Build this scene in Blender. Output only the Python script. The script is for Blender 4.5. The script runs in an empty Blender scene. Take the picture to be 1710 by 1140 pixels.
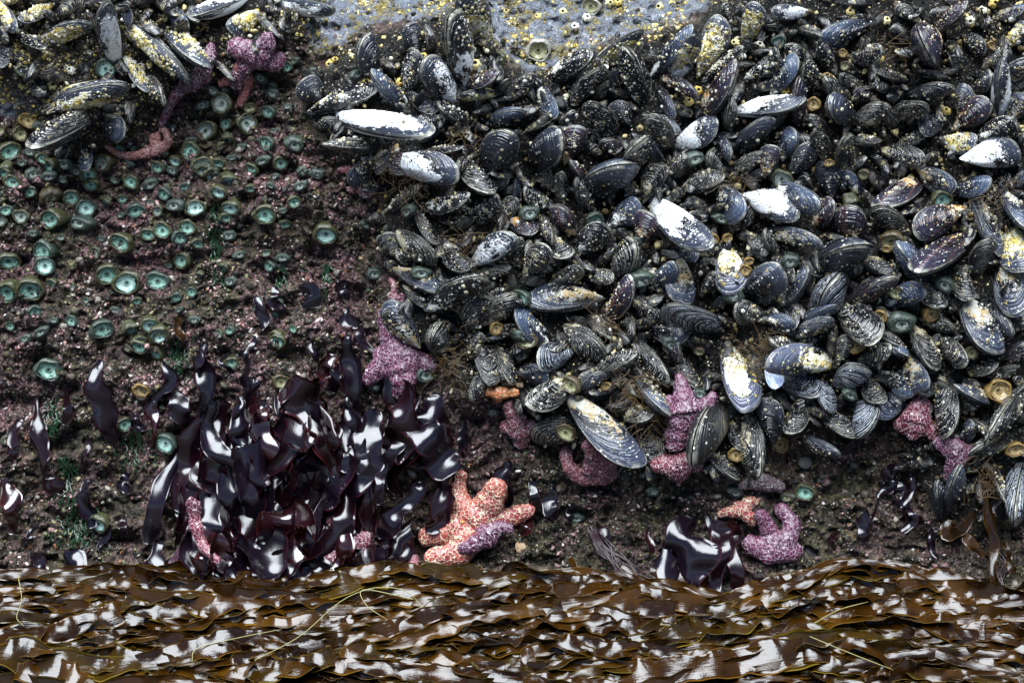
import bpy, math, random
import numpy as np
from mathutils import Vector, Matrix

random.seed(7)
rng = np.random.default_rng(7)
scene = bpy.context.scene
COL = scene.collection
R = math.radians

# ------------------------------------------------------------------ camera, sky, sun, exposure
PITCH = R(20)                    # the camera looks down on a rock face that leans back by the same angle
LENS = 70.0
DIST = 1.71 * LENS / 36.0        # one photo pixel is one millimetre on the mean rock plane
ROT = Matrix.Rotation(-PITCH, 4, 'X')
cam_d = bpy.data.cameras.new('camera')
cam_d.lens = LENS; cam_d.sensor_width = 36; cam_d.clip_start = 0.05; cam_d.clip_end = 500
cam = bpy.data.objects.new('camera', cam_d); COL.objects.link(cam)
cam.location = (0, -DIST, 0); cam.rotation_euler = (R(90), 0, 0)
scene.camera = cam

SUN_EL, SUN_AZ = R(76), R(196)   # azimuth clockwise from +Y: the sun stands high, behind the camera, a little to its left
world = bpy.data.worlds.new('World'); scene.world = world; world.use_nodes = True
wn = world.node_tree; wn.nodes.clear()
wo = wn.nodes.new('ShaderNodeOutputWorld'); wb = wn.nodes.new('ShaderNodeBackground'); ws = wn.nodes.new('ShaderNodeTexSky')
ws.sky_type = 'NISHITA'; ws.sun_disc = False; ws.sun_elevation = SUN_EL; ws.sun_rotation = SUN_AZ
ws.air_density = 0.5; ws.dust_density = 0.1; ws.ozone_density = 0.8
wb.inputs[1].default_value = 0.05
wn.links.new(ws.outputs[0], wb.inputs[0]); wn.links.new(wb.outputs[0], wo.inputs[0])
sun_d = bpy.data.lights.new('sun', 'SUN'); sun_d.energy = 5.0; sun_d.angle = R(58); sun_d.color = (0.88, 0.94, 1.0)
sun = bpy.data.objects.new('sun', sun_d); COL.objects.link(sun)
sdir = Vector((math.sin(SUN_AZ) * math.cos(SUN_EL), math.cos(SUN_AZ) * math.cos(SUN_EL), math.sin(SUN_EL)))
sun.rotation_euler = sdir.to_track_quat('Z', 'Y').to_euler()
scene.view_settings.view_transform = 'Standard'; scene.view_settings.look = 'None'
scene.view_settings.exposure = 1.5; scene.view_settings.gamma = 1.0
scene.cycles.max_bounces = 6; scene.cycles.diffuse_bounces = 2; scene.cycles.glossy_bounces = 3
scene.cycles.transparent_max_bounces = 4; scene.cycles.use_denoising = True

# ------------------------------------------------------------------ noise
_perm = np.random.default_rng(11).permutation(4096).astype(np.int64)
_ang = np.random.default_rng(12).random(4096) * 2 * np.pi
_gx, _gy = np.cos(_ang), np.sin(_ang)
def pn(x, y, seed=0):
    x = np.asarray(x, float) + seed * 17.31; y = np.asarray(y, float) + seed * 9.77
    xi = np.floor(x).astype(np.int64); yi = np.floor(y).astype(np.int64)
    xf, yf = x - xi, y - yi
    u = xf * xf * xf * (xf * (xf * 6 - 15) + 10); v = yf * yf * yf * (yf * (yf * 6 - 15) + 10)
    def g(ix, iy, dx, dy):
        h = _perm[(_perm[ix & 4095] + iy) & 4095]
        return _gx[h] * dx + _gy[h] * dy
    a = g(xi, yi, xf, yf); b = g(xi + 1, yi, xf - 1, yf); c = g(xi, yi + 1, xf, yf - 1); d = g(xi + 1, yi + 1, xf - 1, yf - 1)
    return ((a + u * (b - a)) * (1 - v) + (c + u * (d - c)) * v) * 1.5
def worley(x, y, seed=0):
    x = np.asarray(x, float) + seed * 5.1; y = np.asarray(y, float)
    xi = np.floor(x).astype(np.int64); yi = np.floor(y).astype(np.int64)
    best = np.full(x.shape, 9.0)
    for ox in (-1, 0, 1):
        for oy in (-1, 0, 1):
            h = _perm[(_perm[(xi + ox) & 4095] + yi + oy) & 4095]
            px = xi + ox + (h % 64) / 64.0; py = yi + oy + (h // 64) / 64.0
            best = np.minimum(best, (px - x) ** 2 + (py - y) ** 2)
    return np.sqrt(best)
def sstep(a, b, x): 
    t = np.clip((x - a) / (b - a), 0, 1); return t * t * (3 - 2 * t)

# ------------------------------------------------------------------ relief of the rock face, by photo pixel
BED = [(600,60),(560,110),(515,130),(505,190),(560,260),(640,330),(635,420),(655,480),(650,540),(720,590),(770,655),(880,680),(950,740),
       (1050,785),(1150,800),(1275,800),(1295,725),(1400,720),(1480,690),(1560,850),(1710,870),(2400,900),(2400,-300),(1230,-300),
       (1180,30),(1100,60),(1000,80),(900,120),(835,110),(800,-40),(740,20),(680,45)]
LEDGE = [(-800,-300),(545,-300),(545,15),(475,60),(395,130),(310,135),(270,190),(200,235),(75,260),(55,200),(0,130),(-800,130)]
PALE = [(380,-300),(1230,-300),(1195,10),(1100,52),(1000,75),(910,125),(860,115),(800,40),(680,32),(600,42),(560,95),(505,88),(520,50),(430,-20)]
PALE2 = [(-100,85),(150,75),(190,120),(130,150),(60,200),(-100,190)]
G0, GS = -1200, 6               # mask raster: pixels -1200..2910, every 6 px
gw = gh = 640
_mx = G0 + GS * np.arange(gw); _my = -1300 + GS * np.arange(gh)
MX, MY = np.meshgrid(_mx, _my)
def poly_mask(poly, blur):
    inside = np.zeros(MX.shape, bool); n = len(poly)
    for i in range(n):
        (x1, y1), (x2, y2) = poly[i], poly[(i + 1) % n]
        if y1 == y2: continue
        c = (y1 > MY) != (y2 > MY)
        inside ^= c & (MX < (x2 - x1) * (MY - y1) / (y2 - y1) + x1)
    m = inside.astype(float)
    k = max(1, int(blur / GS))
    for _ in range(2):
        for ax in (0, 1):
            c = np.cumsum(np.pad(m, [(k + 1, k) if a == ax else (0, 0) for a in (0, 1)], mode='edge'), axis=ax)
            m = (np.take(c, np.arange(2 * k + 1, c.shape[ax]), ax) - np.take(c, np.arange(0, c.shape[ax] - 2 * k - 1), ax)) / (2 * k + 1)
    return m
M_BED, M_LEDGE = poly_mask(BED, 14), poly_mask(LEDGE, 14)
M_PALE = np.maximum(poly_mask(PALE, 18), poly_mask(PALE2, 12))
def samp(m, px, py):
    u = np.clip((np.asarray(px, float) - G0) / GS, 0, gw - 1.001); v = np.clip((np.asarray(py, float) + 1300) / GS, 0, gh - 1.001)
    i, j = u.astype(int), v.astype(int); a, b = u - i, v - j
    return (m[j, i] * (1 - a) + m[j, i + 1] * a) * (1 - b) + (m[j + 1, i] * (1 - a) + m[j + 1, i + 1] * a) * b
def relief(px, py):
    """Metres towards the camera."""
    px = np.asarray(px, float); py = np.asarray(py, float)
    x, y = px / 1000, py / 1000
    bed, led = samp(M_BED, px, py), samp(M_LEDGE, px, py)
    d = 0.028 * pn(x * 3.1, y * 3.1, 1) + 0.020 * pn(x * 8, y * 9, 2)
    bare = 1 - np.maximum(bed, led) * 0.75
    pale = samp(M_PALE, px, py)
    rough = bare * (1 - 0.3 * pale)
    d = d + rough * (0.010 * pn(x * 24, y * 28, 3) + 0.011 * (0.5 - worley(x * 38, y * 42, 4)) + 0.009 * np.abs(pn(x * 60, y * 60, 5)) + 0.006 * pn(x * 130, y * 130, 6) + 0.0025 * pn(x * 260, y * 260, 7))
    d = d - rough * (0.022 * sstep(0.2, 0.55, pn(x * 17, y * 26, 8)) + 0.009 * sstep(0.22, 0.5, pn(x * 46, y * 64, 9)))         # dark pits
    d = d + 0.040 * bed + 0.045 * led
    d = d - 0.030 * np.exp(-(((px - 240) / 60) ** 2 + ((py - 195) / 40) ** 2))
    d = d - pale * np.clip(90 - py, 0, 400) / 1000 * 0.8                     # the bare top leans back to the sky
    d = d + rough * 0.016 * (np.abs(pn(x * 5 + 3, y * 15, 13)) - 0.3)             # low ledges and cracks
    d = d - np.maximum(0, -90 - py) / 1000 * 2.5                            # the top of the rock turns away
    d = d + 0.05 * sstep(900, 1010, py)                                     # the foot of the wall runs out under the kelp
    return d
def at(px, py, d):
    """Local point whose picture position is (px,py), d metres in front of the rock plane."""
    k = (DIST - d) / DIST
    return Vector(((px - 855) / 1000 * k, -d, (570 - py) / 1000 * k))
def on(px, py, lift=0.0): return at(px, py, float(relief(px, py)) + lift)

# ------------------------------------------------------------------ object helpers
def tag(o, label=None, cat=None, group=None, kind=None):
    for k, v in (('label', label), ('category', cat), ('group', group), ('kind', kind)):
        if v: o[k] = v
    return o
def link(name, me, mat=None, parent=None):
    o = bpy.data.objects.new(name, me); COL.objects.link(o)
    if mat is not None:
        if len(me.materials) == 0: me.materials.append(mat)
        o.material_slots[0].link = 'OBJECT'; o.material_slots[0].material = mat
    if parent is not None: o.parent = parent
    return o
def empty(name, M):
    o = bpy.data.objects.new(name, None); COL.objects.link(o); o.matrix_basis = M; o.empty_display_size = 0.01
    return o
def mesh_np(name, V, F, smooth=True, uv=None):
    """V (n,3); F list/array of faces (all tris or quads in an array)."""
    me = bpy.data.meshes.new(name)
    V = np.asarray(V, np.float32); F = np.asarray(F, np.int32); k = F.shape[1]
    me.vertices.add(len(V)); me.vertices.foreach_set('co', V.ravel())
    me.loops.add(F.size); me.loops.foreach_set('vertex_index', F.ravel())
    me.polygons.add(len(F)); me.polygons.foreach_set('loop_start', np.arange(0, F.size, k, dtype=np.int32))
    me.polygons.foreach_set('loop_total', np.full(len(F), k, np.int32))
    if smooth: me.polygons.foreach_set('use_smooth', np.ones(len(F), bool))
    if uv is not None:
        l = me.uv_layers.new(name='UVMap'); l.data.foreach_set('uv', np.asarray(uv, np.float32)[F.ravel()].ravel())
    me.update(calc_edges=True); me.validate()
    return me
def grid_faces(nu, nv, wrap=False):
    i = np.arange(nu - 1)[:, None]; j = np.arange(nv if wrap else nv - 1)[None, :]; j2 = (j + 1) % nv
    return np.stack([i * nv + j, i * nv + j2, (i + 1) * nv + j2, (i + 1) * nv + j], -1).reshape(-1, 4)
def vattr(me, name, vals):
    a = me.attributes.new(name, 'FLOAT', 'POINT'); a.data.foreach_set('value', np.asarray(vals, np.float32))
def cattr(me, name, cols):
    a = me.attributes.new(name, 'FLOAT_COLOR', 'POINT')
    c = np.ones((len(cols), 4), np.float32); c[:, :3] = cols; a.data.foreach_set('color', c.ravel())
def spline(pts, n):
    p = np.asarray(pts, float)
    if len(p) == 2: return p[0] + (p[1] - p[0]) * np.linspace(0, 1, n)[:, None]
    q = np.vstack([2 * p[0] - p[1], p, 2 * p[-1] - p[-2]])
    s = np.linspace(0, len(p) - 1 - 1e-6, n); i = s.astype(int); t = (s - i)[:, None]
    a, b, c, d = q[i], q[i + 1], q[i + 2], q[i + 3]
    return 0.5 * (2 * b + (c - a) * t + (2 * a - 5 * b + 4 * c - d) * t * t + (3 * b - a - 3 * c + d) * t ** 3)
def unit(v): return v / (np.linalg.norm(v, axis=-1, keepdims=True) + 1e-12)

# ------------------------------------------------------------------ materials
class NT:
    def __init__(s, name):
        s.m = bpy.data.materials.new(name); s.m.use_nodes = True; s.t = s.m.node_tree; s.t.nodes.clear()
        s.out = s.t.nodes.new('ShaderNodeOutputMaterial'); s.b = s.t.nodes.new('ShaderNodeBsdfPrincipled')
        s.t.links.new(s.b.outputs[0], s.out.inputs[0])
    def n(s, typ, **kw):
        x = s.t.nodes.new('ShaderNode' + typ)
        for k, v in kw.items():
            if hasattr(x, k): setattr(x, k, v)
        return x
    def set(s, sock, v):
        if hasattr(v, 'is_linked') or hasattr(v, 'links'): s.t.links.new(v, sock)
        elif isinstance(v, (tuple, list)) and len(v) == 3 and sock.type == 'RGBA': sock.default_value = (*v, 1)
        else: sock.default_value = v
    def math(s, op, a, b=0.0, c=0.0, clamp=False):
        x = s.n('Math', operation=op); x.use_clamp = clamp; s.set(x.inputs[0], a); s.set(x.inputs[1], b); s.set(x.inputs[2], c); return x.outputs[0]
    def mix(s, f, a, b, blend='MIX'):
        x = s.n('Mix', data_type='RGBA', blend_type=blend); x.clamp_factor = True
        s.set(x.inputs[0], f); s.set(x.inputs[6], a); s.set(x.inputs[7], b); return x.outputs[2]
    def noise(s, vec, scale, detail=3.0, rough=0.55, dim='3D', w=None, dist=0.0):
        x = s.n('TexNoise', noise_dimensions=dim)
        if vec is not None and dim != '1D': s.set(x.inputs['Vector'], vec)
        if w is not None: s.set(x.inputs['W'], w)
        s.set(x.inputs['Scale'], scale); s.set(x.inputs['Detail'], detail); s.set(x.inputs['Roughness'], rough); s.set(x.inputs['Distortion'], dist)
        return x.outputs['Fac']
    def vor(s, vec, scale, feature='F1', rand=1.0):
        x = s.n('TexVoronoi', feature=feature); s.set(x.inputs['Vector'], vec); s.set(x.inputs['Scale'], scale); s.set(x.inputs['Randomness'], rand); return x
    def step(s, x, a, b):
        r = s.n('MapRange', interpolation_type='SMOOTHSTEP'); s.set(r.inputs[0], x); s.set(r.inputs[1], a); s.set(r.inputs[2], b); return r.outputs[0]
    def ramp(s, f, stops):
        r = s.n('ValToRGB'); e = r.color_ramp.elements
        while len(e) < len(stops): e.new(0.5)
        for q, (p, c) in zip(e, stops): q.position = p; q.color = (*c, 1)
        s.set(r.inputs[0], f); return r.outputs[0]
    def coord(s, which='Object'): return s.n('TexCoord').outputs[which]
    def vmap(s, vec, scale=(1, 1, 1), loc=None):
        x = s.n('Mapping'); s.set(x.inputs[0], vec); x.inputs['Scale'].default_value = scale
        if loc is not None: s.set(x.inputs['Location'], loc)
        return x.outputs[0]
    def rand(s): return s.n('ObjectInfo').outputs['Random']
    def attr(s, name, typ='GEOMETRY'): return s.n('Attribute', attribute_name=name, attribute_type=typ)
    def bump(s, h, dist, strength=1.0):
        x = s.n('Bump'); s.set(x.inputs['Height'], h); x.inputs['Distance'].default_value = dist; x.inputs['Strength'].default_value = strength
        s.t.links.new(x.outputs[0], s.b.inputs['Normal'])
    def p(s, **kw):
        for k, v in kw.items(): s.set(s.b.inputs[k.replace('_', ' ')], v)
        return s.m

def mat_rock():
    t = NT('rock_crust'); c = t.coord()
    pale, pink, gap_shade = t.attr('pale').outputs['Fac'], t.attr('pink').outputs['Fac'], t.attr('bed').outputs['Fac']
    n1 = t.noise(c, 9, 4); n2 = t.noise(c, 48, 6, 0.72); n3 = t.noise(c, 190, 4, 0.75); n4 = t.noise(c, 420, 2, 0.6)
    dark = t.ramp(n2, [(0.36, (0.004, 0.003, 0.003)), (0.47, (0.028, 0.024, 0.012)), (0.56, (0.10, 0.085, 0.04)), (0.68, (0.34, 0.27, 0.17))])
    pk = t.ramp(n3, [(0.41, (0.004, 0.002, 0.002)), (0.49, (0.06, 0.026, 0.027)), (0.56, (0.24, 0.115, 0.12)), (0.68, (0.60, 0.44, 0.44))])
    pm = t.math('MULTIPLY', t.step(t.math('ADD', n1, t.math('MULTIPLY', n2, 0.7)), 0.72, 0.96), pink)
    col = t.mix(pm, dark, pk)
    ol = t.step(t.noise(t.vmap(c, loc=(5, 2, 3)), 26, 4, 0.6), 0.55, 0.68)
    col = t.mix(t.math('MULTIPLY', ol, 0.75), col, t.ramp(n3, [(0.35, (0.012, 0.012, 0.005)), (0.6, (0.09, 0.075, 0.028)), (0.75, (0.22, 0.17, 0.07))]))
    stone = t.ramp(t.noise(c, 70, 5, 0.7), [(0.30, (0.03, 0.03, 0.035)), (0.42, (0.16, 0.18, 0.22)), (0.54, (0.20, 0.225, 0.27)), (0.68, (0.46, 0.49, 0.55))])
    pits = t.step(t.noise(c, 230, 3, 0.7), 0.43, 0.37)
    stone = t.mix(pits, stone, (0.015, 0.014, 0.014))
    yel = t.math('MULTIPLY', t.step(t.noise(t.vmap(c, loc=(1, 7, 3)), 24, 6, 0.78), 0.515, 0.58), 0.92)
    stone = t.mix(yel, stone, t.ramp(n3, [(0.36, (0.03, 0.022, 0.008)), (0.5, (0.20, 0.15, 0.035)), (0.66, (0.5, 0.4, 0.1))]))
    col = t.mix(t.step(t.math('ADD', pale, t.math('MULTIPLY', t.math('SUBTRACT', n2, 0.5), 0.9)), 0.42, 0.62), col, stone)
    col = t.mix(t.step(gap_shade, 0.2, 0.8), col, t.mix(0.94, col, (0.002, 0.002, 0.002)))  # rock inside the bed painted near-black, standing in for shade between the mussels
    chip = t.math('MULTIPLY', t.step(t.noise(c, 300, 2, 0.6), 0.63, 0.69), 0.85)
    col = t.mix(chip, col, (0.55, 0.50, 0.42))
    h = t.math('ADD', t.math('MULTIPLY', n3, 1.0), t.math('ADD', t.math('MULTIPLY', n4, 0.5), t.math('MULTIPLY', n2, 0.8)))
    t.bump(h, 0.012, 1.0)
    return t.p(Base_Color=col, Roughness=t.math('ADD', 0.10, t.math('MULTIPLY', n3, 0.5)), Specular_IOR_Level=0.5)

def mat_mussel(name, base=(0.0025, 0.0028, 0.004), base2=(0.008, 0.0085, 0.012), line=(0.5, 0.5, 0.48), la=0.3, speck=0.2, crust=0.0, ca=(0.75, 0.76, 0.74), cb=(0.6, 0.55, 0.4),
               lip=(0.1, 0.12, 0.17), lipa=0.0, ray=None, rough=0.05, cfreq=3.2):
    t = NT(name); oc = t.coord(); r = t.rand()
    off = t.n('CombineXYZ'); t.set(off.inputs[0], t.math('MULTIPLY', r, 37.0)); t.set(off.inputs[1], t.math('MULTIPLY', r, 91.0))
    c = t.vmap(oc, (1, 0.52, 0.42), off.outputs[0])
    uv = t.n('SeparateXYZ'); t.set(uv.inputs[0], t.n('UVMap').outputs[0]); u, v = uv.outputs[0], uv.outputs[1]
    warp = t.noise(c, 3.5, 3)
    g = t.math('ADD', u, t.math('MULTIPLY', t.math('SUBTRACT', warp, 0.5), 0.07))
    w1 = t.math('ADD', t.math('MULTIPLY', t.math('POWER', g, 1.2), 54.0), t.math('MULTIPLY', r, 53.0))
    ring = t.noise(None, 1.0, 2.0, 0.6, '1D', w1)
    ring2 = t.noise(None, 1.0, 0.0, 0.5, '1D', t.math('MULTIPLY', w1, 0.2))
    ridge = t.noise(None, 1.0, 1.0, 0.5, '1D', t.math('MULTIPLY', w1, 0.5))
    brk = t.noise(c, 8, 4, 0.65); brk2 = t.noise(c, cfreq, 5, 0.62); fine = t.noise(c, 30, 3, 0.7)
    col = t.mix(t.step(ring2, 0.4, 0.62), base, base2)
    if ray is not None:
        rr = t.noise(None, 1.0, 1.0, 0.5, '1D', t.math('ADD', t.math('MULTIPLY', v, 13.0), t.math('MULTIPLY', r, 19.0)))
        col = t.mix(t.math('MULTIPLY', t.step(rr, 0.5, 0.64), 0.8), col, ray)
    if lipa: col = t.mix(t.math('MULTIPLY', t.step(t.math('ADD', g, t.math('MULTIPLY', t.math('SUBTRACT', brk2, 0.5), 0.5)), 0.62, 0.86), lipa), col, lip)
    lm = t.math('MULTIPLY', t.step(ring, 0.645 - 0.10 * la, 0.70 - 0.10 * la), t.step(t.math('ADD', t.math('MULTIPLY', t.math('ADD', brk, brk2), 0.5), t.math('MULTIPLY', t.math('SUBTRACT', fine, 0.5), 0.8)), 0.63 - 0.20 * la, 0.72 - 0.20 * la))
    dash = t.noise(None, 1.0, 1.0, 0.5, '1D', t.math('ADD', t.math('MULTIPLY', v, 34.0), t.math('MULTIPLY', t.math('ADD', r, ring), 23.0)))
    lm = t.math('MULTIPLY', lm, t.step(dash, 0.40, 0.52))
    col = t.mix(lm, col, line)
    vo = t.vor(c, 17); cell = t.n('SeparateColor'); t.set(cell.inputs[0], vo.outputs['Color'])
    sk = t.math('MULTIPLY', t.step(vo.outputs['Distance'], 0.30, 0.22), t.math('LESS_THAN', cell.outputs[0], speck))
    vo2 = t.vor(c, 38); cell2 = t.n('SeparateColor'); t.set(cell2.inputs[0], vo2.outputs['Color'])
    sk2 = t.math('MULTIPLY', t.step(vo2.outputs['Distance'], 0.34, 0.24), t.math('LESS_THAN', cell2.outputs[0], speck * 0.7))
    sk = t.math('MAXIMUM', sk, sk2)
    col = t.mix(sk, col, (0.62, 0.60, 0.52))
    cm = 0.0; h = t.math('ADD', t.math('ADD', t.math('MULTIPLY', ring, 0.5), t.math('MULTIPLY', ridge, 2.4)), t.math('ADD', t.math('MULTIPLY', sk, 0.5), t.math('MULTIPLY', fine, 0.15)))
    ro = t.math('ADD', rough, t.math('MULTIPLY', brk, 0.09))
    if crust > 0:
        # the old, central part of a shell carries the crust, the growing lip stays clean
        e = t.math('SUBTRACT', t.math('ADD', brk2, t.math('MULTIPLY', t.math('SUBTRACT', fine, 0.5), 0.35)), t.math('SUBTRACT', t.math('MULTIPLY', t.math('POWER', u, 7.0), 0.30), t.math('MULTIPLY', t.math('SUBTRACT', 0.55, u), 0.26)))
        cm = t.step(e, 0.66 - 0.5 * crust, 0.71 - 0.5 * crust)
        hole = t.step(fine, 0.36, 0.28)
        cc = t.mix(t.step(t.noise(c, 6.5, 4, 0.7), 0.45, 0.58), ca, cb); cc = t.mix(t.math('MULTIPLY', hole, 0.8), cc, (0.03, 0.028, 0.025))
        col = t.mix(cm, col, cc)
        h = t.math('ADD', h, t.math('MULTIPLY', cm, t.math('ADD', 0.5, fine)))
        ro = t.math('ADD', ro, t.math('MULTIPLY', cm, 0.4))
    col = t.mix(t.math('MULTIPLY', t.step(u, 0.955, 0.985), t.math('MULTIPLY', t.step(brk, 0.35, 0.6), 0.7)), col, (0.26, 0.25, 0.20))
    t.bump(h, 0.0013, 0.9)
    return t.p(Base_Color=col, Roughness=ro, Specular_IOR_Level=t.math('SUBTRACT', 0.42, t.math('MULTIPLY', cm, 0.22)))
YW, WH = (0.60, 0.46, 0.10), (0.78, 0.79, 0.78)
MM = {
 'k': mat_mussel('shell_black', la=0.35, speck=0.10, lipa=0.3),
 'd': mat_mussel('shell_speckled', la=0.5, speck=0.33, crust=0.18, cb=(0.6, 0.58, 0.5)),
 's': mat_mussel('shell_striped', la=1.0, speck=0.14, line=(0.42, 0.40, 0.34), crust=0.17, ca=(0.42, 0.38, 0.27), cb=(0.26, 0.21, 0.11)),
 'S': mat_mussel('shell_silver', la=1.15, speck=0.05, line=(0.56, 0.60, 0.66), base2=(0.016, 0.02, 0.028)),
 'b': mat_mussel('shell_blue', base=(0.005, 0.007, 0.012), base2=(0.014, 0.02, 0.036), la=0.6, speck=0.15, lipa=0.6, lip=(0.07, 0.095, 0.15), crust=0.22),
 'w': mat_mussel('shell_white', la=0.4, speck=0.3, crust=0.60, ca=(0.86, 0.87, 0.88), cb=(0.74, 0.75, 0.76), lipa=0.3, cfreq=2.0),
 'W': mat_mussel('shell_white_streaked', la=0.6, speck=0.3, crust=0.40, ca=(0.86, 0.87, 0.88), cb=(0.6, 0.6, 0.56), cfreq=5.0),
 'y': mat_mussel('shell_yellow', la=0.4, speck=0.35, crust=0.56, ca=(0.72, 0.70, 0.60), cb=YW, lipa=0.3, cfreq=3.0),
 'Y': mat_mussel('shell_yellow_lip', la=0.4, speck=0.1, crust=0.48, ca=(0.86, 0.84, 0.76), cb=(0.62, 0.53, 0.26), lipa=0.9, lip=(0.085, 0.095, 0.135), cfreq=2.4),
 'g': mat_mussel('shell_mottled', la=0.8, speck=0.1, crust=0.33, ca=(0.30, 0.29, 0.26), cb=(0.26, 0.19, 0.09), lipa=0.5, lip=(0.055, 0.07, 0.11), base2=(0.012, 0.012, 0.015), cfreq=4.5),
 'p': mat_mussel('shell_purple', la=0.4, speck=0.14, base2=(0.013, 0.009, 0.016), ray=(0.05, 0.018, 0.014), lipa=0.3, lip=(0.045, 0.045, 0.075), crust=0.2, ca=(0.4, 0.36, 0.28), cb=(0.5, 0.26, 0.08)),
 'r': mat_mussel('shell_ringed', la=0.35, speck=0.12, line=(0.22, 0.24, 0.28), base2=(0.014, 0.016, 0.021), lipa=0.4, lip=(0.035, 0.04, 0.055)),
 'm': mat_mussel('shell_matt', base=(0.010, 0.010, 0.011), base2=(0.018, 0.018, 0.018), la=0.15, speck=0.1, crust=0.36, ca=(0.045, 0.045, 0.047), cb=(0.10, 0.085, 0.055), rough=0.3),
}
def mat_barnacle(name, a, b):
    t = NT(name); c = t.coord(); n = t.noise(c, 2.2, 4, 0.7); r = t.rand()
    col = t.mix(t.step(t.math('ADD', n, t.math('MULTIPLY', t.math('SUBTRACT', r, 0.5), 0.4)), 0.35, 0.65), a, b)
    t.bump(t.noise(c, 7, 3), 0.0012)
    return t.p(Base_Color=col, Roughness=0.6)
MB_W = mat_barnacle('barnacle_white', (0.72, 0.70, 0.62), (0.42, 0.38, 0.26))
MB_Y = mat_barnacle('barnacle_yellow', (0.62, 0.55, 0.28), (0.48, 0.34, 0.07))
MB_G = mat_barnacle('barnacle_grey', (0.36, 0.32, 0.24), (0.16, 0.12, 0.07))
def simple(name, col, rough=0.5, **kw):
    t = NT(name); return t.p(Base_Color=col, Roughness=rough, **kw)
M_DARK = simple('barnacle_mouth', (0.02, 0.018, 0.015), 0.6)
def mat_attr(name, rough=0.30, bscale=300):
    t = NT(name); a = t.attr('tint').outputs['Color']; c = t.coord(); n = t.noise(c, bscale, 3, 0.6)
    col = t.mix(t.step(n, 0.3, 0.7), t.mix(0.6, a, (0.01, 0.008, 0.006)), a)
    t.bump(n, 0.003)
    return t.p(Base_Color=col, Roughness=rough)
M_TINT = mat_attr('encrusting_growth')

def mat_star(name, c1, c2, net, scale=150, wdt=0.05):
    t = NT(name); c = t.coord(); n = t.noise(c, 22, 3)
    d = t.n('VectorMath', operation='ADD'); nn = t.n('TexNoise'); t.set(nn.inputs['Vector'], c); nn.inputs['Scale'].default_value = 90
    sc = t.n('VectorMath', operation='SCALE'); t.set(sc.inputs[0], nn.outputs['Color']); sc.inputs['Scale'].default_value = 0.006
    t.set(d.inputs[0], c); t.set(d.inputs[1], sc.outputs[0])
    v = t.vor(d.outputs[0], scale, 'DISTANCE_TO_EDGE').outputs['Distance']
    f = t.vor(c, scale * 2.3).outputs['Distance']
    net_m = t.math('MULTIPLY', t.step(v, wdt, wdt * 0.45), t.step(t.noise(c, 150, 2), 0.30, 0.45))
    dots = t.math('MULTIPLY', t.step(f, 0.24, 0.14), 0.5)
    m = t.math('MAXIMUM', net_m, dots)
    col = t.mix(t.step(n, 0.35, 0.65), c1, c2)
    col = t.mix(t.step(t.noise(c, 300, 2), 0.5, 0.3), col, t.mix(0.5, col, (0.03, 0.005, 0.012)))
    col = t.mix(m, col, net)
    t.bump(t.math('ADD', m, t.math('MULTIPLY', t.noise(c, 260, 2), 0.3)), 0.0022)
    return t.p(Base_Color=col, Roughness=0.38, Subsurface_Weight=0.0)
MS = {
 'purple': mat_star('star_purple', (0.11, 0.020, 0.052), (0.055, 0.010, 0.03), (0.50, 0.40, 0.45)),
 'pink':   mat_star('star_pink', (0.19, 0.048, 0.06), (0.11, 0.027, 0.04), (0.62, 0.50, 0.50)),
 'red':    mat_star('star_red', (0.14, 0.016, 0.028), (0.07, 0.008, 0.018), (0.66, 0.50, 0.52)),
 'orange': mat_star('star_orange', (0.36, 0.065, 0.05), (0.25, 0.04, 0.045), (0.68, 0.55, 0.38), 140, 0.085),
 'amber':  mat_star('star_amber', (0.45, 0.16, 0.035), (0.36, 0.10, 0.03), (0.72, 0.55, 0.3)),
 'rust':   mat_star('star_rust', (0.24, 0.085, 0.06), (0.16, 0.05, 0.05), (0.58, 0.42, 0.38)),
 'grey':   mat_star('star_grey', (0.14, 0.09, 0.10), (0.09, 0.05, 0.06), (0.62, 0.56, 0.54), 190),
 'brick':  mat_star('star_brick', (0.26, 0.065, 0.05), (0.17, 0.04, 0.035), (0.46, 0.32, 0.30), 190),
}
def mat_disc(name, a, b, c3):
    t = NT(name); c = t.coord(); sx = t.n('SeparateXYZ'); t.set(sx.inputs[0], c)
    r = t.math('SQRT', t.math('ADD', t.math('POWER', sx.outputs[0], 2.0), t.math('POWER', sx.outputs[1], 2.0)))
    ang = t.math('ARCTAN2', sx.outputs[1], sx.outputs[0])
    ray = t.noise(None, 1.0, 1.0, 0.5, '1D', t.math('MULTIPLY', ang, 9.0))
    n = t.noise(c, 4, 3); rr = t.math('ADD', r, t.math('MULTIPLY', t.math('SUBTRACT', n, 0.5), 0.16))
    col = t.ramp(rr, [(0.0, (0.01, 0.012, 0.008)), (0.10, c3), (0.20, a), (0.36, b), (0.55, a), (0.72, c3)])
    col = t.mix(t.math('MULTIPLY', t.step(ray, 0.45, 0.62), 0.5), col, b)
    t.bump(t.math('ADD', t.math('MULTIPLY', ray, 0.6), n), 0.0018)
    return t.p(Base_Color=col, Roughness=0.16, Specular_IOR_Level=0.9)
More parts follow.
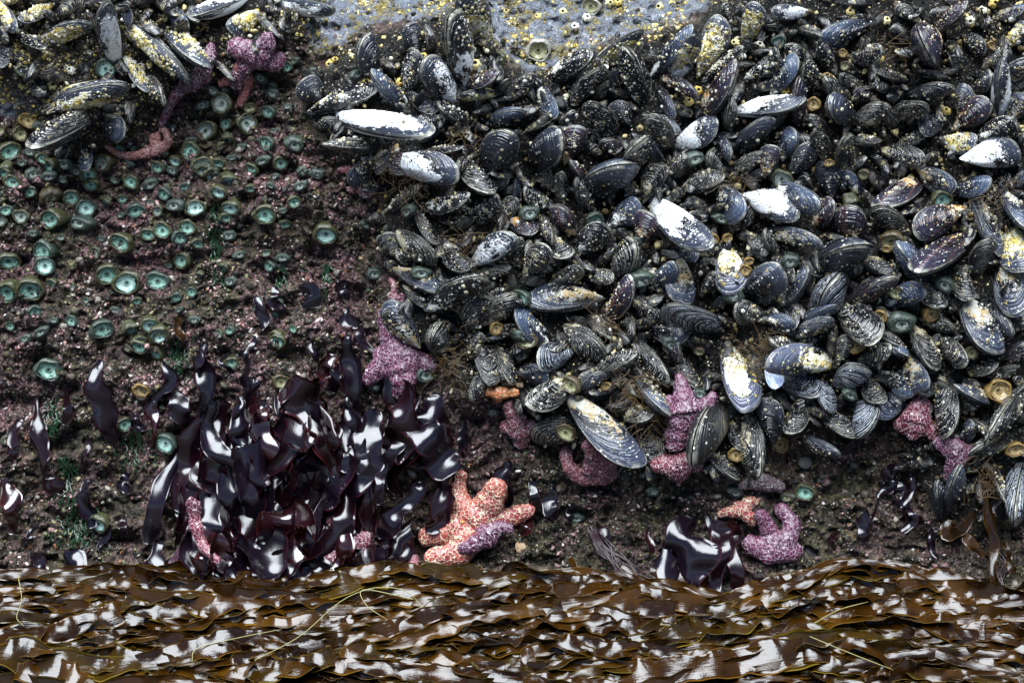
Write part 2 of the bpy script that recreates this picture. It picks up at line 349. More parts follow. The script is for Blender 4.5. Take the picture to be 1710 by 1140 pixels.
MD = {'green': mat_disc('disc_green', (0.055, 0.155, 0.105), (0.30, 0.51, 0.40), (0.012, 0.034, 0.022)),
      'bright': mat_disc('disc_bright', (0.22, 0.44, 0.35), (0.62, 0.78, 0.70), (0.04, 0.11, 0.08)),
      'pale': mat_disc('disc_pale', (0.12, 0.17, 0.14), (0.30, 0.34, 0.29), (0.04, 0.045, 0.03)),
      'amber': mat_disc('disc_amber', (0.20, 0.12, 0.035), (0.40, 0.30, 0.12), (0.07, 0.04, 0.01)),
      'olive': mat_disc('disc_olive', (0.20, 0.19, 0.08), (0.34, 0.34, 0.18), (0.08, 0.07, 0.03))}
def mat_col(name, a, b):
    t = NT(name); c = t.coord(); n = t.noise(c, 5, 4, 0.65)
    sx = t.n('SeparateXYZ'); t.set(sx.inputs[0], c)
    d = t.vor(c, 9).outputs['Distance']
    col = t.mix(t.step(n, 0.35, 0.65), a, b); col = t.mix(t.math('MULTIPLY', t.step(d, 0.22, 0.14), 0.3), col, (0.22, 0.21, 0.14))
    t.bump(t.math('ADD', n, t.math('MULTIPLY', t.step(d, 0.3, 0.1), 0.4)), 0.0015)
    return t.p(Base_Color=col, Roughness=0.3, Specular_IOR_Level=0.5)
MC = {'olive': mat_col('column_olive', (0.020, 0.022, 0.008), (0.055, 0.056, 0.024)), 'green': mat_col('column_green', (0.014, 0.022, 0.015), (0.042, 0.06, 0.045)),
      'brown': mat_col('column_brown', (0.025, 0.018, 0.008), (0.07, 0.05, 0.022)), 'amber': mat_col('column_amber', (0.11, 0.06, 0.012), (0.20, 0.13, 0.035)),
      'grey': mat_col('column_grey', (0.16, 0.15, 0.12), (0.32, 0.30, 0.25)), 'dark': mat_col('column_dark', (0.02, 0.02, 0.014), (0.05, 0.05, 0.03))}
def mat_blade(name, a, b, edge, rough, trans=0.0, tcol=(0.4, 0.2, 0.02), bumpd=0.0006, spec=0.5):
    t = NT(name); c = t.coord(); uv = t.n('SeparateXYZ'); t.set(uv.inputs[0], t.n('UVMap').outputs[0])
    n = t.noise(c, 14, 4, 0.6); n2 = t.noise(t.vmap(c, (1, 1, 1)), 120, 3, 0.6)
    av = t.math('ABSOLUTE', t.math('SUBTRACT', t.math('MULTIPLY', uv.outputs[1], 2.0), 1.0))
    col = t.mix(t.step(n, 0.35, 0.68), a, b); col = t.mix(t.math('MULTIPLY', t.step(av, 0.9, 0.985), 0.75), col, edge)
    col = t.mix(t.math('MULTIPLY', t.step(n2, 0.68, 0.76), 0.4), col, t.mix(0.5, col, (0.3, 0.3, 0.25)))
    long_ = t.noise(None, 1.0, 3.0, 0.6, '1D', t.math('MULTIPLY', uv.outputs[1], 11.0))
    t.bump(t.math('ADD', n2, t.math('MULTIPLY', long_, 0.6)), bumpd)
    t.p(Base_Color=col, Roughness=t.math('ADD', rough, t.math('MULTIPLY', n2, 0.08)), Specular_IOR_Level=spec)
    if trans:
        tr = t.n('BsdfTranslucent'); t.set(tr.inputs[0], t.mix(n, tcol, edge)); mx = t.n('MixShader'); mx.inputs[0].default_value = trans
        t.t.links.new(t.b.outputs[0], mx.inputs[1]); t.t.links.new(tr.outputs[0], mx.inputs[2]); t.t.links.new(mx.outputs[0], t.out.inputs[0])
    return t.m
M_KELP = [mat_blade('kelp_brown', (0.010, 0.0036, 0.0003), (0.026, 0.0098, 0.0008), (0.13, 0.062, 0.008), 0.11, 0.035, (0.28, 0.11, 0.004)),
          mat_blade('kelp_amber', (0.022, 0.0085, 0.0005), (0.045, 0.0185, 0.0014), (0.17, 0.09, 0.012), 0.12, 0.05, (0.32, 0.13, 0.005)),
          mat_blade('kelp_olive', (0.013, 0.006, 0.0005), (0.030, 0.016, 0.0015), (0.19, 0.13, 0.018), 0.12, 0.045, (0.26, 0.15, 0.008))]
M_FROND = [mat_blade('frond_wine', (0.004, 0.0010, 0.0018), (0.009, 0.002, 0.004), (0.05, 0.008, 0.012), 0.17, 0.0, (0.2, 0.01, 0.015), 0.0002, 0.6),
           mat_blade('frond_black', (0.003, 0.0018, 0.004), (0.007, 0.003, 0.007), (0.03, 0.006, 0.01), 0.17, 0.0, bumpd=0.0002, spec=0.6),
           mat_blade('frond_red', (0.010, 0.002, 0.003), (0.02, 0.004, 0.005), (0.09, 0.015, 0.015), 0.13, 0.05, (0.3, 0.03, 0.02), 0.0002, 1.0)]
M_STIPE = simple('stipe_yellow_green', (0.17, 0.15, 0.04), 0.25)
M_STRAND = simple('strand_dark', (0.035, 0.02, 0.022), 0.18)
M_GRASS = simple('seaweed_green', (0.010, 0.030, 0.012), 0.15)
M_THREAD = simple('thread_gold', (0.07, 0.04, 0.010), 0.4)
M_FEATHER = simple('feather_red', (0.07, 0.03, 0.05), 0.35)

# ------------------------------------------------------------------ the rock face and the ground
def build_rock():
    def axis(lo, a, b, hi, st):
        f = np.arange(a, b, st); g = st * 1.18 ** np.arange(1, 60); o = np.cumsum(g)
        return np.concatenate([(a - o[a - o > lo])[::-1], f, b + o[b + o < hi]])
    xs = axis(-3600, -110, 1820, 5300, 2.5); ys = axis(-1300, -50, 1010, 1100, 2.5)
    X, Y = np.meshgrid(xs, ys); D = relief(X, Y); k = (DIST - D) / DIST
    # small lumps and overhangs: push sideways a little so that the face is not a pure height field
    jx = 4 * pn(X / 14, Y / 14, 21); jy = 4 * pn(X / 14, Y / 14, 22)
    V = np.stack([(X + jx - 855) / 1000 * k, -D, (570 - Y - jy) / 1000 * k], -1).reshape(-1, 3)
    F = grid_faces(len(ys), len(xs))[:, ::-1]
    me = mesh_np('rock_face', V, F)
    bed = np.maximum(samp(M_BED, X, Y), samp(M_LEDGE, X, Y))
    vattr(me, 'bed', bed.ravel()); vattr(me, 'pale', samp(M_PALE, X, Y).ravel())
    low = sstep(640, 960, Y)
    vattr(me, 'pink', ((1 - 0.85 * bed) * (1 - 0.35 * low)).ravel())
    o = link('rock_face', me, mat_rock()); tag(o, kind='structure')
build_rock()

KA = R(50); KQ = at(855, 945, 0.05); KS = Vector((0, -math.cos(KA), -math.sin(KA))); KN = Vector((0, -math.sin(KA), math.cos(KA)))
def bedpoint(px, py, h=0.0):
    dr = Vector(((px - 855) / 1000, DIST, (570 - py) / 1000)); C = Vector((0, -DIST, 0))
    return C + dr * ((h - KN.dot(C - KQ)) / KN.dot(dr))
def build_ground():
    hor = Vector((0, -math.cos(PITCH), -math.sin(PITCH)))
    prof = [KQ + KS * s - KN * 0.05 for s in np.linspace(-0.02, 0.8, 24)]
    last = prof[-1]; prof += [last + hor * s for s in (0.3, 0.8, 2, 5, 12, 30, 80)]
    xs = np.concatenate([[-90, -30, -10, -4, -2], np.linspace(-1.2, 1.2, 60), [2, 4, 10, 30, 90]])
    V = np.array([[x, p.y, p.z] for p in prof for x in xs]); V[:, 2] += 0.01 * pn(V[:, 0] * 6, V[:, 1] * 6, 31)
    t = NT('wet_ground'); c = t.coord(); n = t.noise(c, 30, 5)
    t.bump(n, 0.01); m = t.p(Base_Color=t.ramp(n, [(0.35, (0.006, 0.004, 0.002)), (0.7, (0.02, 0.014, 0.006))]), Roughness=0.5)
    tag(link('ground', mesh_np('ground', V, grid_faces(len(prof), len(xs))), m), kind='structure')
build_ground()

# ------------------------------------------------------------------ sea stars (each one continuous body)
def tube_rings(P, N, rw, rh, seg=14):
    """Closed tube along P (n,3): half width rw, half height rh along N."""
    T = unit(np.gradient(P, axis=0)); B = unit(np.cross(T, N)); N = unit(np.cross(B, T))
    th = np.linspace(0, 2 * np.pi, seg, endpoint=False)
    V = P[:, None] + B[:, None] * (np.cos(th)[None, :, None] * rw[:, None, None]) + N[:, None] * (np.sin(th)[None, :, None] * rh[:, None, None])
    return V.reshape(-1, 3)
def soft_relief(px, py, r):
    a = np.linspace(0, 2 * np.pi, 9)[:-1]
    return float(np.mean([relief(px + r * np.cos(a), py + r * np.sin(a)), relief(px + 0.4 * r * np.cos(a), py + 0.4 * r * np.sin(a))]))
def star(name, matk, arms, lift=0.004, body=None, flat=0.78):
    """arms: polylines of (px, py) with a start and end half-width in pixels; body: (px, py, radius)."""
    bm_v, bm_f, off = [], [], 0
    c0 = body if body else (*arms[0][0][0], 0)
    org = on(c0[0], c0[1], lift)
    for pl, r0, r1 in arms:
        n = max(16, int(sum(math.dist(a, b) for a, b in zip(pl, pl[1:])) / 3))
        q = spline(pl, n); u = np.linspace(0, 1, n)
        r = 0.9 * (r0 + (r1 - r0) * u ** 0.9); r = r * np.sqrt(np.clip(1 - np.clip((u - 0.93) / 0.075, 0, 1) ** 2, 0.02, 1)) * (1 + 0.05 * np.sin(u * 19 + r0))
        dep = np.array([soft_relief(x, y, rr) for (x, y), rr in zip(q, r)])
        for _ in range(6): dep = np.convolve(np.pad(dep, 2, mode='edge'), np.ones(5) / 5, 'valid')
        P = np.array([at(x, y, d + lift + rr / 1000 * 0.34) for (x, y), d, rr in zip(q, dep, r)]) - np.array(org)
        rm = r / 1000
        V = tube_rings(P, np.tile([0., -1, 0], (n, 1)), rm, rm * flat); seg = 14
        F = grid_faces(n, seg, True) + off
        bm_v.append(V); bm_f += F.tolist()
        bm_f.append([off + i for i in range(seg)][::-1]); bm_f.append([off + (n - 1) * seg + i for i in range(seg)])
        off += len(V)
    if body:
        x, y, rr = body; rr *= 0.85; nn = 10; u = np.linspace(-1, 1, nn) * 0.98
        P = np.array(at(x, y, soft_relief(x, y, rr) + lift + rr / 1000 * 0.25)) - np.array(org)
        h = rr / 1000
        P = P[None] + np.outer(u * h, [1, 0, 0.0]); rad = h * np.sqrt(1 - u ** 2)
        V = tube_rings(P, np.tile([0., -1, 0], (nn, 1)), rad, rad * 0.66); F = grid_faces(nn, 14, True) + off
        bm_v.append(V); bm_f += F.tolist(); bm_f.append([off + i for i in range(14)][::-1]); bm_f.append([off + (nn - 1) * 14 + i for i in range(14)])
    me = bpy.data.meshes.new(name); me.from_pydata(np.vstack(bm_v).tolist(), [], bm_f); me.update()
    o = bpy.data.objects.new(name, me); COL.objects.link(o)
    m = o.modifiers.new('r', 'REMESH'); m.mode = 'VOXEL'; m.voxel_size = 0.0016
    s = o.modifiers.new('s', 'SMOOTH'); s.factor = 0.5; s.iterations = 7
    dg = bpy.context.evaluated_depsgraph_get(); me2 = bpy.data.meshes.new_from_object(o.evaluated_get(dg)); o.modifiers.clear(); o.data = me2; bpy.data.meshes.remove(me)
    n = len(me2.vertices); co = np.zeros(n * 3, np.float32); me2.vertices.foreach_get('co', co); co = co.reshape(-1, 3)
    no = np.zeros(n * 3, np.float32); me2.vertices.foreach_get('normal', no); no = no.reshape(-1, 3)
    w = worley(co[:, 0] * 150 + 50, co[:, 2] * 150 + 50, 3); co += no * (0.0010 * (1 - sstep(0.15, 0.45, w)) + 0.0012 * pn(co[:, 0] * 60, co[:, 2] * 60, 4))[:, None]
    me2.vertices.foreach_set('co', co.ravel()); me2.polygons.foreach_set('use_smooth', np.ones(len(me2.polygons), bool)); me2.update()
    me2.materials.clear(); me2.materials.append(MS[matk]); o.location = org
    return o
STARS = [
 ('purple', [([(320,138),(345,112),(354,72)],19,9), ([(322,135),(300,152),(285,175),(268,214)],18,6), ([(318,140),(335,132),(352,128)],18,10)], (318,136,19), 0.016, 'dusky purple sea star with one arm raised, under the yellow-crusted mussels'),
 ('purple', [([(430,92),(400,82),(392,70)],26,16), ([(432,95),(460,105),(468,88)],24,12), ([(420,100),(400,120),(394,150)],20,10), ([(430,95),(445,72),(440,62)],24,14)], (428,92,30), 0.012, 'purple sea star hunched below the pale rock ledge, yellow barnacles above it'),
 ('brick', [([(404,120),(412,140),(400,180)],19,7), ([(404,125),(380,135),(366,143)],15,6), ([(404,120),(398,110)],16,12)], (405,125,17), 0.006, 'brick-red sea star arm hanging straight below the hunched purple star'),
 ('rust', [([(262,252),(225,260),(200,258),(174,242)],11,5), ([(262,250),(280,240),(278,222),(266,214)],11,6), ([(262,248),(256,232),(268,228)],10,8)], (264,248,13), 0.010, 'small orange-pink sea star curled under the dark hollow of the ledge'),
 ('pink', [([(598,305),(585,285),(562,284)],14,5), ([(598,305),(612,325),(630,318)],12,5), ([(596,305),(586,292),(592,280)],13,6), ([(598,308),(590,318),(578,315)],11,5)], (598,306,16), 0.006, 'small pale pink sea star at the edge of the mussel bed, beside a grey shell'),
 ('pink', [([(655,500),(660,480),(650,462)],10,5), ([(655,498),(668,500),(672,490)],10,6), ([(655,500),(652,512)],9,6)], None, 0.012, 'slim pink sea star arm showing between shells above the big purple star'),
 ('purple', [([(666,596),(652,556),(638,514)],36,10), ([(672,600),(705,606),(730,614)],32,8), ([(660,605),(630,618),(608,640)],32,11), ([(668,612),(674,640),(664,662)],32,15), ([(662,598),(640,592),(628,598)],26,12)], (668,600,44), 0.014, 'big purple sea star spread like a triangle beside the mussel bed, above the dark fronds'),
 ('amber', [([(832,656),(808,652),(796,655)],13,6), ([(832,656),(850,655),(866,657)],13,7), ([(832,656),(830,668)],12,8)], (830,656,13), 0.014, 'small orange sea star tucked under the lower rim of the mussel bed'),
 ('pink', [([(868,712),(858,690),(848,668)],22,12), ([(868,712),(884,712),(896,706)],22,9), ([(868,712),(872,730),(866,744)],24,14), ([(868,712),(848,712),(842,704)],20,10)], (868,714,27), 0.014, 'pink-purple sea star just below the small orange one'),
 ('pink', [([(1022,752),(1012,782),(978,798),(950,778),(944,744)],21,11), ([(988,790),(992,762),(978,735)],22,12), ([(990,788),(1014,796),(1028,780)],19,10)], None, 0.02, 'round curled-up pink sea star against the huge mottled grey mussel'),
 ('purple', [([(1145,690),(1140,655),(1132,622)],32,7), ([(1148,690),(1178,675),(1194,656)],22,8), ([(1142,690),(1130,722),(1128,748)],28,18), ([(1142,690),(1122,680),(1116,660)],26,10)], (1144,688,33), 0.03, 'tall purple sea star reaching up between the shells, one arm out to the right'),
 ('red', [([(1132,780),(1105,775),(1090,780)],24,13), ([(1132,780),(1155,770),(1170,782)],26,12), ([(1132,780),(1130,795)],24,18), ([(1132,778),(1140,760)],22,14)], (1132,782,27), 0.022, 'dark crimson sea star with white netting below the tall purple star'),
 ('grey', [([(1278,806),(1250,808),(1232,812)],15,6), ([(1278,806),(1300,812),(1306,818)],15,8), ([(1278,804),(1268,795)],14,9)], (1278,806,17), 0.006, 'small grey sea star on bare rock under the ribbed mussels'),
 ('orange', [([(1240,852),(1215,855),(1198,860)],15,6), ([(1240,852),(1252,836),(1266,840)],14,7), ([(1240,852),(1255,868),(1250,874)],14,8), ([(1238,852),(1228,838)],12,7)], (1240,852,17), 0.006, 'small orange-pink sea star above the purple one on the lower rock'),
 ('purple', [([(1290,914),(1283,882),(1266,852)],23,11), ([(1306,914),(1322,878),(1298,842)],23,12), ([(1290,918),(1262,912),(1244,900)],26,15), ([(1300,920),(1322,922),(1333,914)],22,13), ([(1290,920),(1280,932)],24,17)], (1294,914,31), 0.020, 'lilac-netted purple sea star with raised arms on bare rock above the kelp'),
 ('orange', [([(785,872),(818,838),(834,802)],36,19), ([(787,872),(840,866),(892,849)],31,13), ([(782,868),(764,822),(772,786)],27,11), ([(780,876),(745,888),(702,900)],34,16), ([(782,880),(768,920),(712,934)],35,18)], (785,872,36), 0.022, 'large orange sea star with cream netting beside the dark fronds'),
 ('purple', [([(815,895),(835,880),(858,884)],21,8), ([(812,897),(785,912),(766,918)],20,10), ([(815,897),(800,882)],17,12)], (812,896,20), 0.046, 'lilac purple sea star draped over an arm of the large orange star'),
 ('red', [([(578,905),(560,880),(545,866)],22,12), ([(578,908),(605,905),(615,890)],22,12), ([(578,912),(555,930),(540,938)],20,10), ([(580,912),(605,930),(612,922)],20,10)], (578,905,26), 0.034, 'dark red sea star under the fronds, left of the large orange star'),
 ('grey', [([(612,890),(604,880)],13,8), ([(612,890),(618,905)],12,8), ([(612,890),(600,896)],12,7)], None, 0.03, 'small greyish sea star arm behind hanging fronds beside the dark red star'),
 ('purple', [([(625,940),(622,930)],11,8), ([(640,945),(645,938)],9,7), ([(625,942),(645,946)],8,6)], None, 0.035, 'purple sea star tip poking out at the bottom of the fronds'),
 ('pink', [([(690,944),(694,928)],10,6), ([(690,944),(684,940)],8,6)], None, 0.035, 'pink sea star tip beside the lowest arm of the large orange star'),
 ('red', [([(322,838),(328,880),(342,915),(368,940)],14,8), ([(322,842),(316,832)],12,7)], None, 0.06, 'long crimson sea star arm lying among the dark fronds'),
 ('red', [([(1528,705),(1535,680),(1540,664)],30,14), ([(1528,705),(1505,710),(1496,712)],24,10), ([(1530,708),(1552,718),(1560,730)],22,10), ([(1528,712),(1525,728)],24,14)], (1530,703,32), 0.012, 'wine-purple sea star under the rim of the bed near the dark leafy tuft'),
 ('purple', [([(1600,756),(1575,742),(1562,732)],21,10), ([(1602,756),(1625,755),(1638,752)],20,7), ([(1600,760),(1590,785),(1582,800)],22,10), ([(1602,752),(1592,735)],18,10)], (1600,757,23), 0.014, 'mauve sea star bent beside the wine-purple one, above black mussels'),
]
star_objs = []
for i, (mk, arms, body, lift, lab) in enumerate(STARS):
    o = star('sea_star', mk, arms, lift, body); tag(o, lab, 'sea star', 'sea stars on the rock face'); star_objs.append(o)
def small_lump(name, r, mat, parent, loc):
    th = np.linspace(0, 2 * np.pi, 10, endpoint=False); rows = [(1, 0), (0.9, 0.4), (0.55, 0.7), (0.05, 0.8)]
    V = np.array([[q * r * math.cos(a), q * r * math.sin(a), h * r] for q, h in rows for a in th]); 
    o = link(name, mesh_np(name, V, grid_faces(4, 10, True)), mat, parent); o.location = loc; o.rotation_euler = (R(90), 0, 0); return o
M_MAD = simple('sieve_plate_orange', (0.55, 0.22, 0.02), 0.4)
for i in (15,):
    o = star_objs[i]; co = np.zeros(len(o.data.vertices) * 3, np.float32); o.data.vertices.foreach_get('co', co); co = co.reshape(-1, 3)
    k = np.argmin((co[:, 0] + 0.012) ** 2 + (co[:, 2] - 0.004) ** 2 + 4 * np.maximum(0, co[:, 1] + 0.01) ** 2)
    small_lump('sieve_plate', 0.0030, M_MAD, o, Vector(co[k]))

# ------------------------------------------------------------------ mussels
def mussel_half(t):
    t = np.asarray(t, float)
    return np.where(t < 0.66, np.sin(np.pi / 2 * np.clip(t / 0.66, 0, 1)) ** 1.05, np.sqrt(np.clip(1 - ((t - 0.66) / 0.34) ** 2.2, 0, 1)))
def mussel_h(t):
    return np.where(t < 0.40, np.clip(t / 0.40, 0, 1) ** 0.60, np.clip(1 - ((t - 0.40) / 0.60) ** 2.3, 0, 1) ** 0.62)
class Shell:
    def __init__(s, bend, dors, seed): s.bend, s.dors, s.seed = bend, dors, seed; s.keel = -0.55
    def mid(s, t): return s.bend * np.sin(np.pi * np.clip(t, 0, 1)) + (s.dors - 0.5) * mussel_half(t)
    def y(s, t, q): return s.mid(t) + q * 0.5 * mussel_half(t)
    def z(s, t, q):
        k = s.keel * (1 - 0.8 * np.clip(t, 0, 1))              # the keel runs close to one edge at the beak, then down the middle
        a = np.where(q > k, (q - k) / (1 - k), (k - q) / (1 + k))
        return 0.5 * mussel_h(t) * np.clip(1 - np.abs(a) ** 1.75, 0, 1) ** 0.66
    def mesh(s, name, side, nr=18, nt=40):
        a = 0.5 * (1 - np.cos(np.linspace(0, np.pi, nt // 2)))
        ot = np.concatenate([a, a[::-1][1:]]); oq = np.concatenate([np.ones(len(a)), -np.ones(len(a) - 1)])
        ox, oy = ot, s.y(ot, oq)
        g = 1 - (1 - np.linspace(0.02, 1, nr)) ** 1.5
        X = g[:, None] * ox[None]; Y = g[:, None] * oy[None]
        hw = 0.5 * mussel_half(X); Q = np.clip((Y - s.mid(X)) / (hw + 1e-6), -1, 1)
        Z = s.z(X, Q); Z[-1] = 0.02
        rip = 0.012 * np.sin(g * 46 + s.seed) * (0.5 + pn(g * 9, g * 0, s.seed)) * (g > 0.3) * (g < 0.97)
        Z = Z + rip[:, None] * np.sqrt(np.clip(Z, 0, 1)) + 0.02 * pn(X * 4, Y * 4, s.seed) * np.clip(Z * 5, 0, 1)
        V = np.stack([X, Y, Z * side], -1).reshape(-1, 3); n = len(ot)
        F = grid_faces(nr, n); F = F if side < 0 else F[:, ::-1]
        uv = np.stack([np.repeat(g, n), np.tile(np.linspace(0, 1, n), nr)], -1)
        return mesh_np(name, V, F, True, uv)
SHELLS = [Shell(b, d, i) for i, (b, d) in enumerate([(0.02, 0.62), (-0.03, 0.70), (0.04, 0.58), (0.0, 0.66), (-0.02, 0.60)])]
VM = [(s.mesh('shell_valve', 1), s.mesh('shell_valve', -1)) for s in SHELLS]
VM2 = []
for s in SHELLS:                                                      # the mirror-image forms
    s2 = Shell(-s.bend, 1 - s.dors, s.seed); s2.keel = 0.55; VM2.append((s2, s2.mesh('shell_valve', 1), s2.mesh('shell_valve', -1)))
FORMS = [(s, *m) for s, m in zip(SHELLS, VM)] + VM2

# barnacles: a ring of six plates round a dark mouth
def barnacle_mesh(seed, tall=0.8):
    rr = np.random.default_rng(seed); n = 18; th = np.linspace(0, 2 * np.pi, n, endpoint=False)
    rib = 1 + 0.13 * np.cos(th * 6 + seed) + 0.10 * rr.standard_normal(n)
    rows = [(1.0, 0.0), (0.86, 0.42), (0.60, 0.85), (0.42, 1.0), (0.32, 0.95), (0.24, 0.62), (0.02, 0.55)]
    V = np.array([[q * c * (rib[i] if q > 0.45 else 1) , q * s_ * (rib[i] if q > 0.45 else 1), h * tall * (1 + (0.10 * math.sin(i * 2.1 + seed) if 0.4 < h else 0))] for q, h in rows for i, (c, s_) in enumerate(zip(np.cos(th), np.sin(th)))])
    F = grid_faces(len(rows), n, True)
    me = mesh_np('barnacle', V, F, True); me.materials.append(MB_W); me.materials.append(M_DARK)
    me.polygons.foreach_set('material_index', np.repeat(np.array([0, 0, 0, 0, 1, 1], np.int32), n))
    return me
BM = [barnacle_mesh(i, 0.6 + 0.14 * i) for i in range(4)]
def barnacle(parent, M, mat):
    o = link('barnacle', random.choice(BM), mat, parent)
    if parent is not None: o.matrix_basis = M
    else: o.matrix_basis = M
    return o
def frame(z, loc, s, flat=1.0):
    z = Vector(z).normalized(); q = z.to_track_quat('Z', 'Y').to_matrix().to_4x4()
    return Matrix.Translation(loc) @ q @ Matrix.Rotation(random.uniform(0, 6.28), 4, 'Z') @ Matrix.Diagonal((s, s * flat, s, 1))
def cones(pos, nrm, size, tint, name='barnacle_crust', tall=0.75, seg=7, rg=rng):
    """Many tiny barnacles in one sheet of growth."""
    n = len(pos); nrm = unit(nrm); a = unit(np.cross(nrm, np.where(np.abs(nrm[:, :1]) > 0.8, [[0, 1., 0]], [[1., 0, 0]]))); b = np.cross(nrm, a)
    th = np.linspace(0, 2 * np.pi, seg, endpoint=False)[None] + rg.random((n, 1)) * 6.28
    dirs = a[:, None] * np.cos(th)[..., None] + b[:, None] * np.sin(th)[..., None]
    j = 1 + 0.22 * rg.standard_normal((n, seg, 1)); hh = tall * (0.6 + 0.8 * rg.random((n, 1, 1)))
    sz = size[:, None, None]; P = pos[:, None]; Nn = nrm[:, None]
    r0 = P + dirs * sz * j - Nn * sz * 0.2; r1 = P + dirs * sz * 0.5 * j + Nn * sz * hh; r2 = P + dirs * sz * 0.22 + Nn * sz * hh * 0.55
    V = np.concatenate([r0, r1, r2], 1); i = np.arange(seg); i2 = (i + 1) % seg
    f = np.concatenate([np.stack([i, i2, i2 + seg, i + seg], -1), np.stack([i + seg, i2 + seg, i2 + 2 * seg, i + 2 * seg], -1)])
    F = (f[None] + (np.arange(n) * 3 * seg)[:, None, None]).reshape(-1, 4)
    cap = (np.arange(n) * 3 * seg)[:, None]; cq = np.stack([cap[:, 0] + 2 * seg + k for k in (0, 2, 4, 5)], -1); F = np.concatenate([F, cq])
    me = mesh_np(name, V.reshape(-1, 3), F, False)
    c = np.repeat(tint[:, None], 3 * seg, 1); c[:, 2 * seg:] *= 0.12
    cattr(me, 'tint', c.reshape(-1, 3)); return me
_ico = None
def chips(pos, nrm, size, tint, flat=0.5, name='growth', rg=rng):
    """Many small irregular lumps."""
    global _ico
    if _ico is None:
        p = (1 + 5 ** 0.5) / 2
        v = np.array([(-1, p, 0), (1, p, 0), (-1, -p, 0), (1, -p, 0), (0, -1, p), (0, 1, p), (0, -1, -p), (0, 1, -p), (p, 0, -1), (p, 0, 1), (-p, 0, -1), (-p, 0, 1)]) / 1.9
        f = np.array([(0, 11, 5), (0, 5, 1), (0, 1, 7), (0, 7, 10), (0, 10, 11), (1, 5, 9), (5, 11, 4), (11, 10, 2), (10, 7, 6), (7, 1, 8), (3, 9, 4), (3, 4, 2), (3, 2, 6), (3, 6, 8), (3, 8, 9), (4, 9, 5), (2, 4, 11), (6, 2, 10), (8, 6, 7), (9, 8, 1)])
        _ico = (v, f)
    v, f = _ico; n = len(pos); nrm = unit(nrm + 0.5 * rg.standard_normal((n, 3)))
    a = unit(np.cross(nrm, rg.standard_normal((n, 3)))); b = np.cross(nrm, a)
    e = 0.6 + 0.8 * rg.random((n, 3)); e[:, 2] *= flat
    q = v[None] * (1 + 0.28 * rg.standard_normal((n, 12, 1)))
    V = pos[:, None] + size[:, None, None] * (q[..., :1] * e[:, None, :1] * a[:, None] + q[..., 1:2] * e[:, None, 1:2] * b[:, None] + q[..., 2:] * e[:, None, 2:] * nrm[:, None])
    F = (f[None] + (np.arange(n) * 12)[:, None, None]).reshape(-1, 3)
    me = mesh_np(name, V.reshape(-1, 3), F, True); cattr(me, 'tint', np.repeat(tint, 12, 0)); return me
def palette(n, cols, w, jit=0.25):
    i = rng.choice(len(cols), n, p=np.array(w) / sum(w)); return np.clip(np.array(cols)[i] * (1 + jit * rng.standard_normal((n, 1))), 0.003, 0.85)

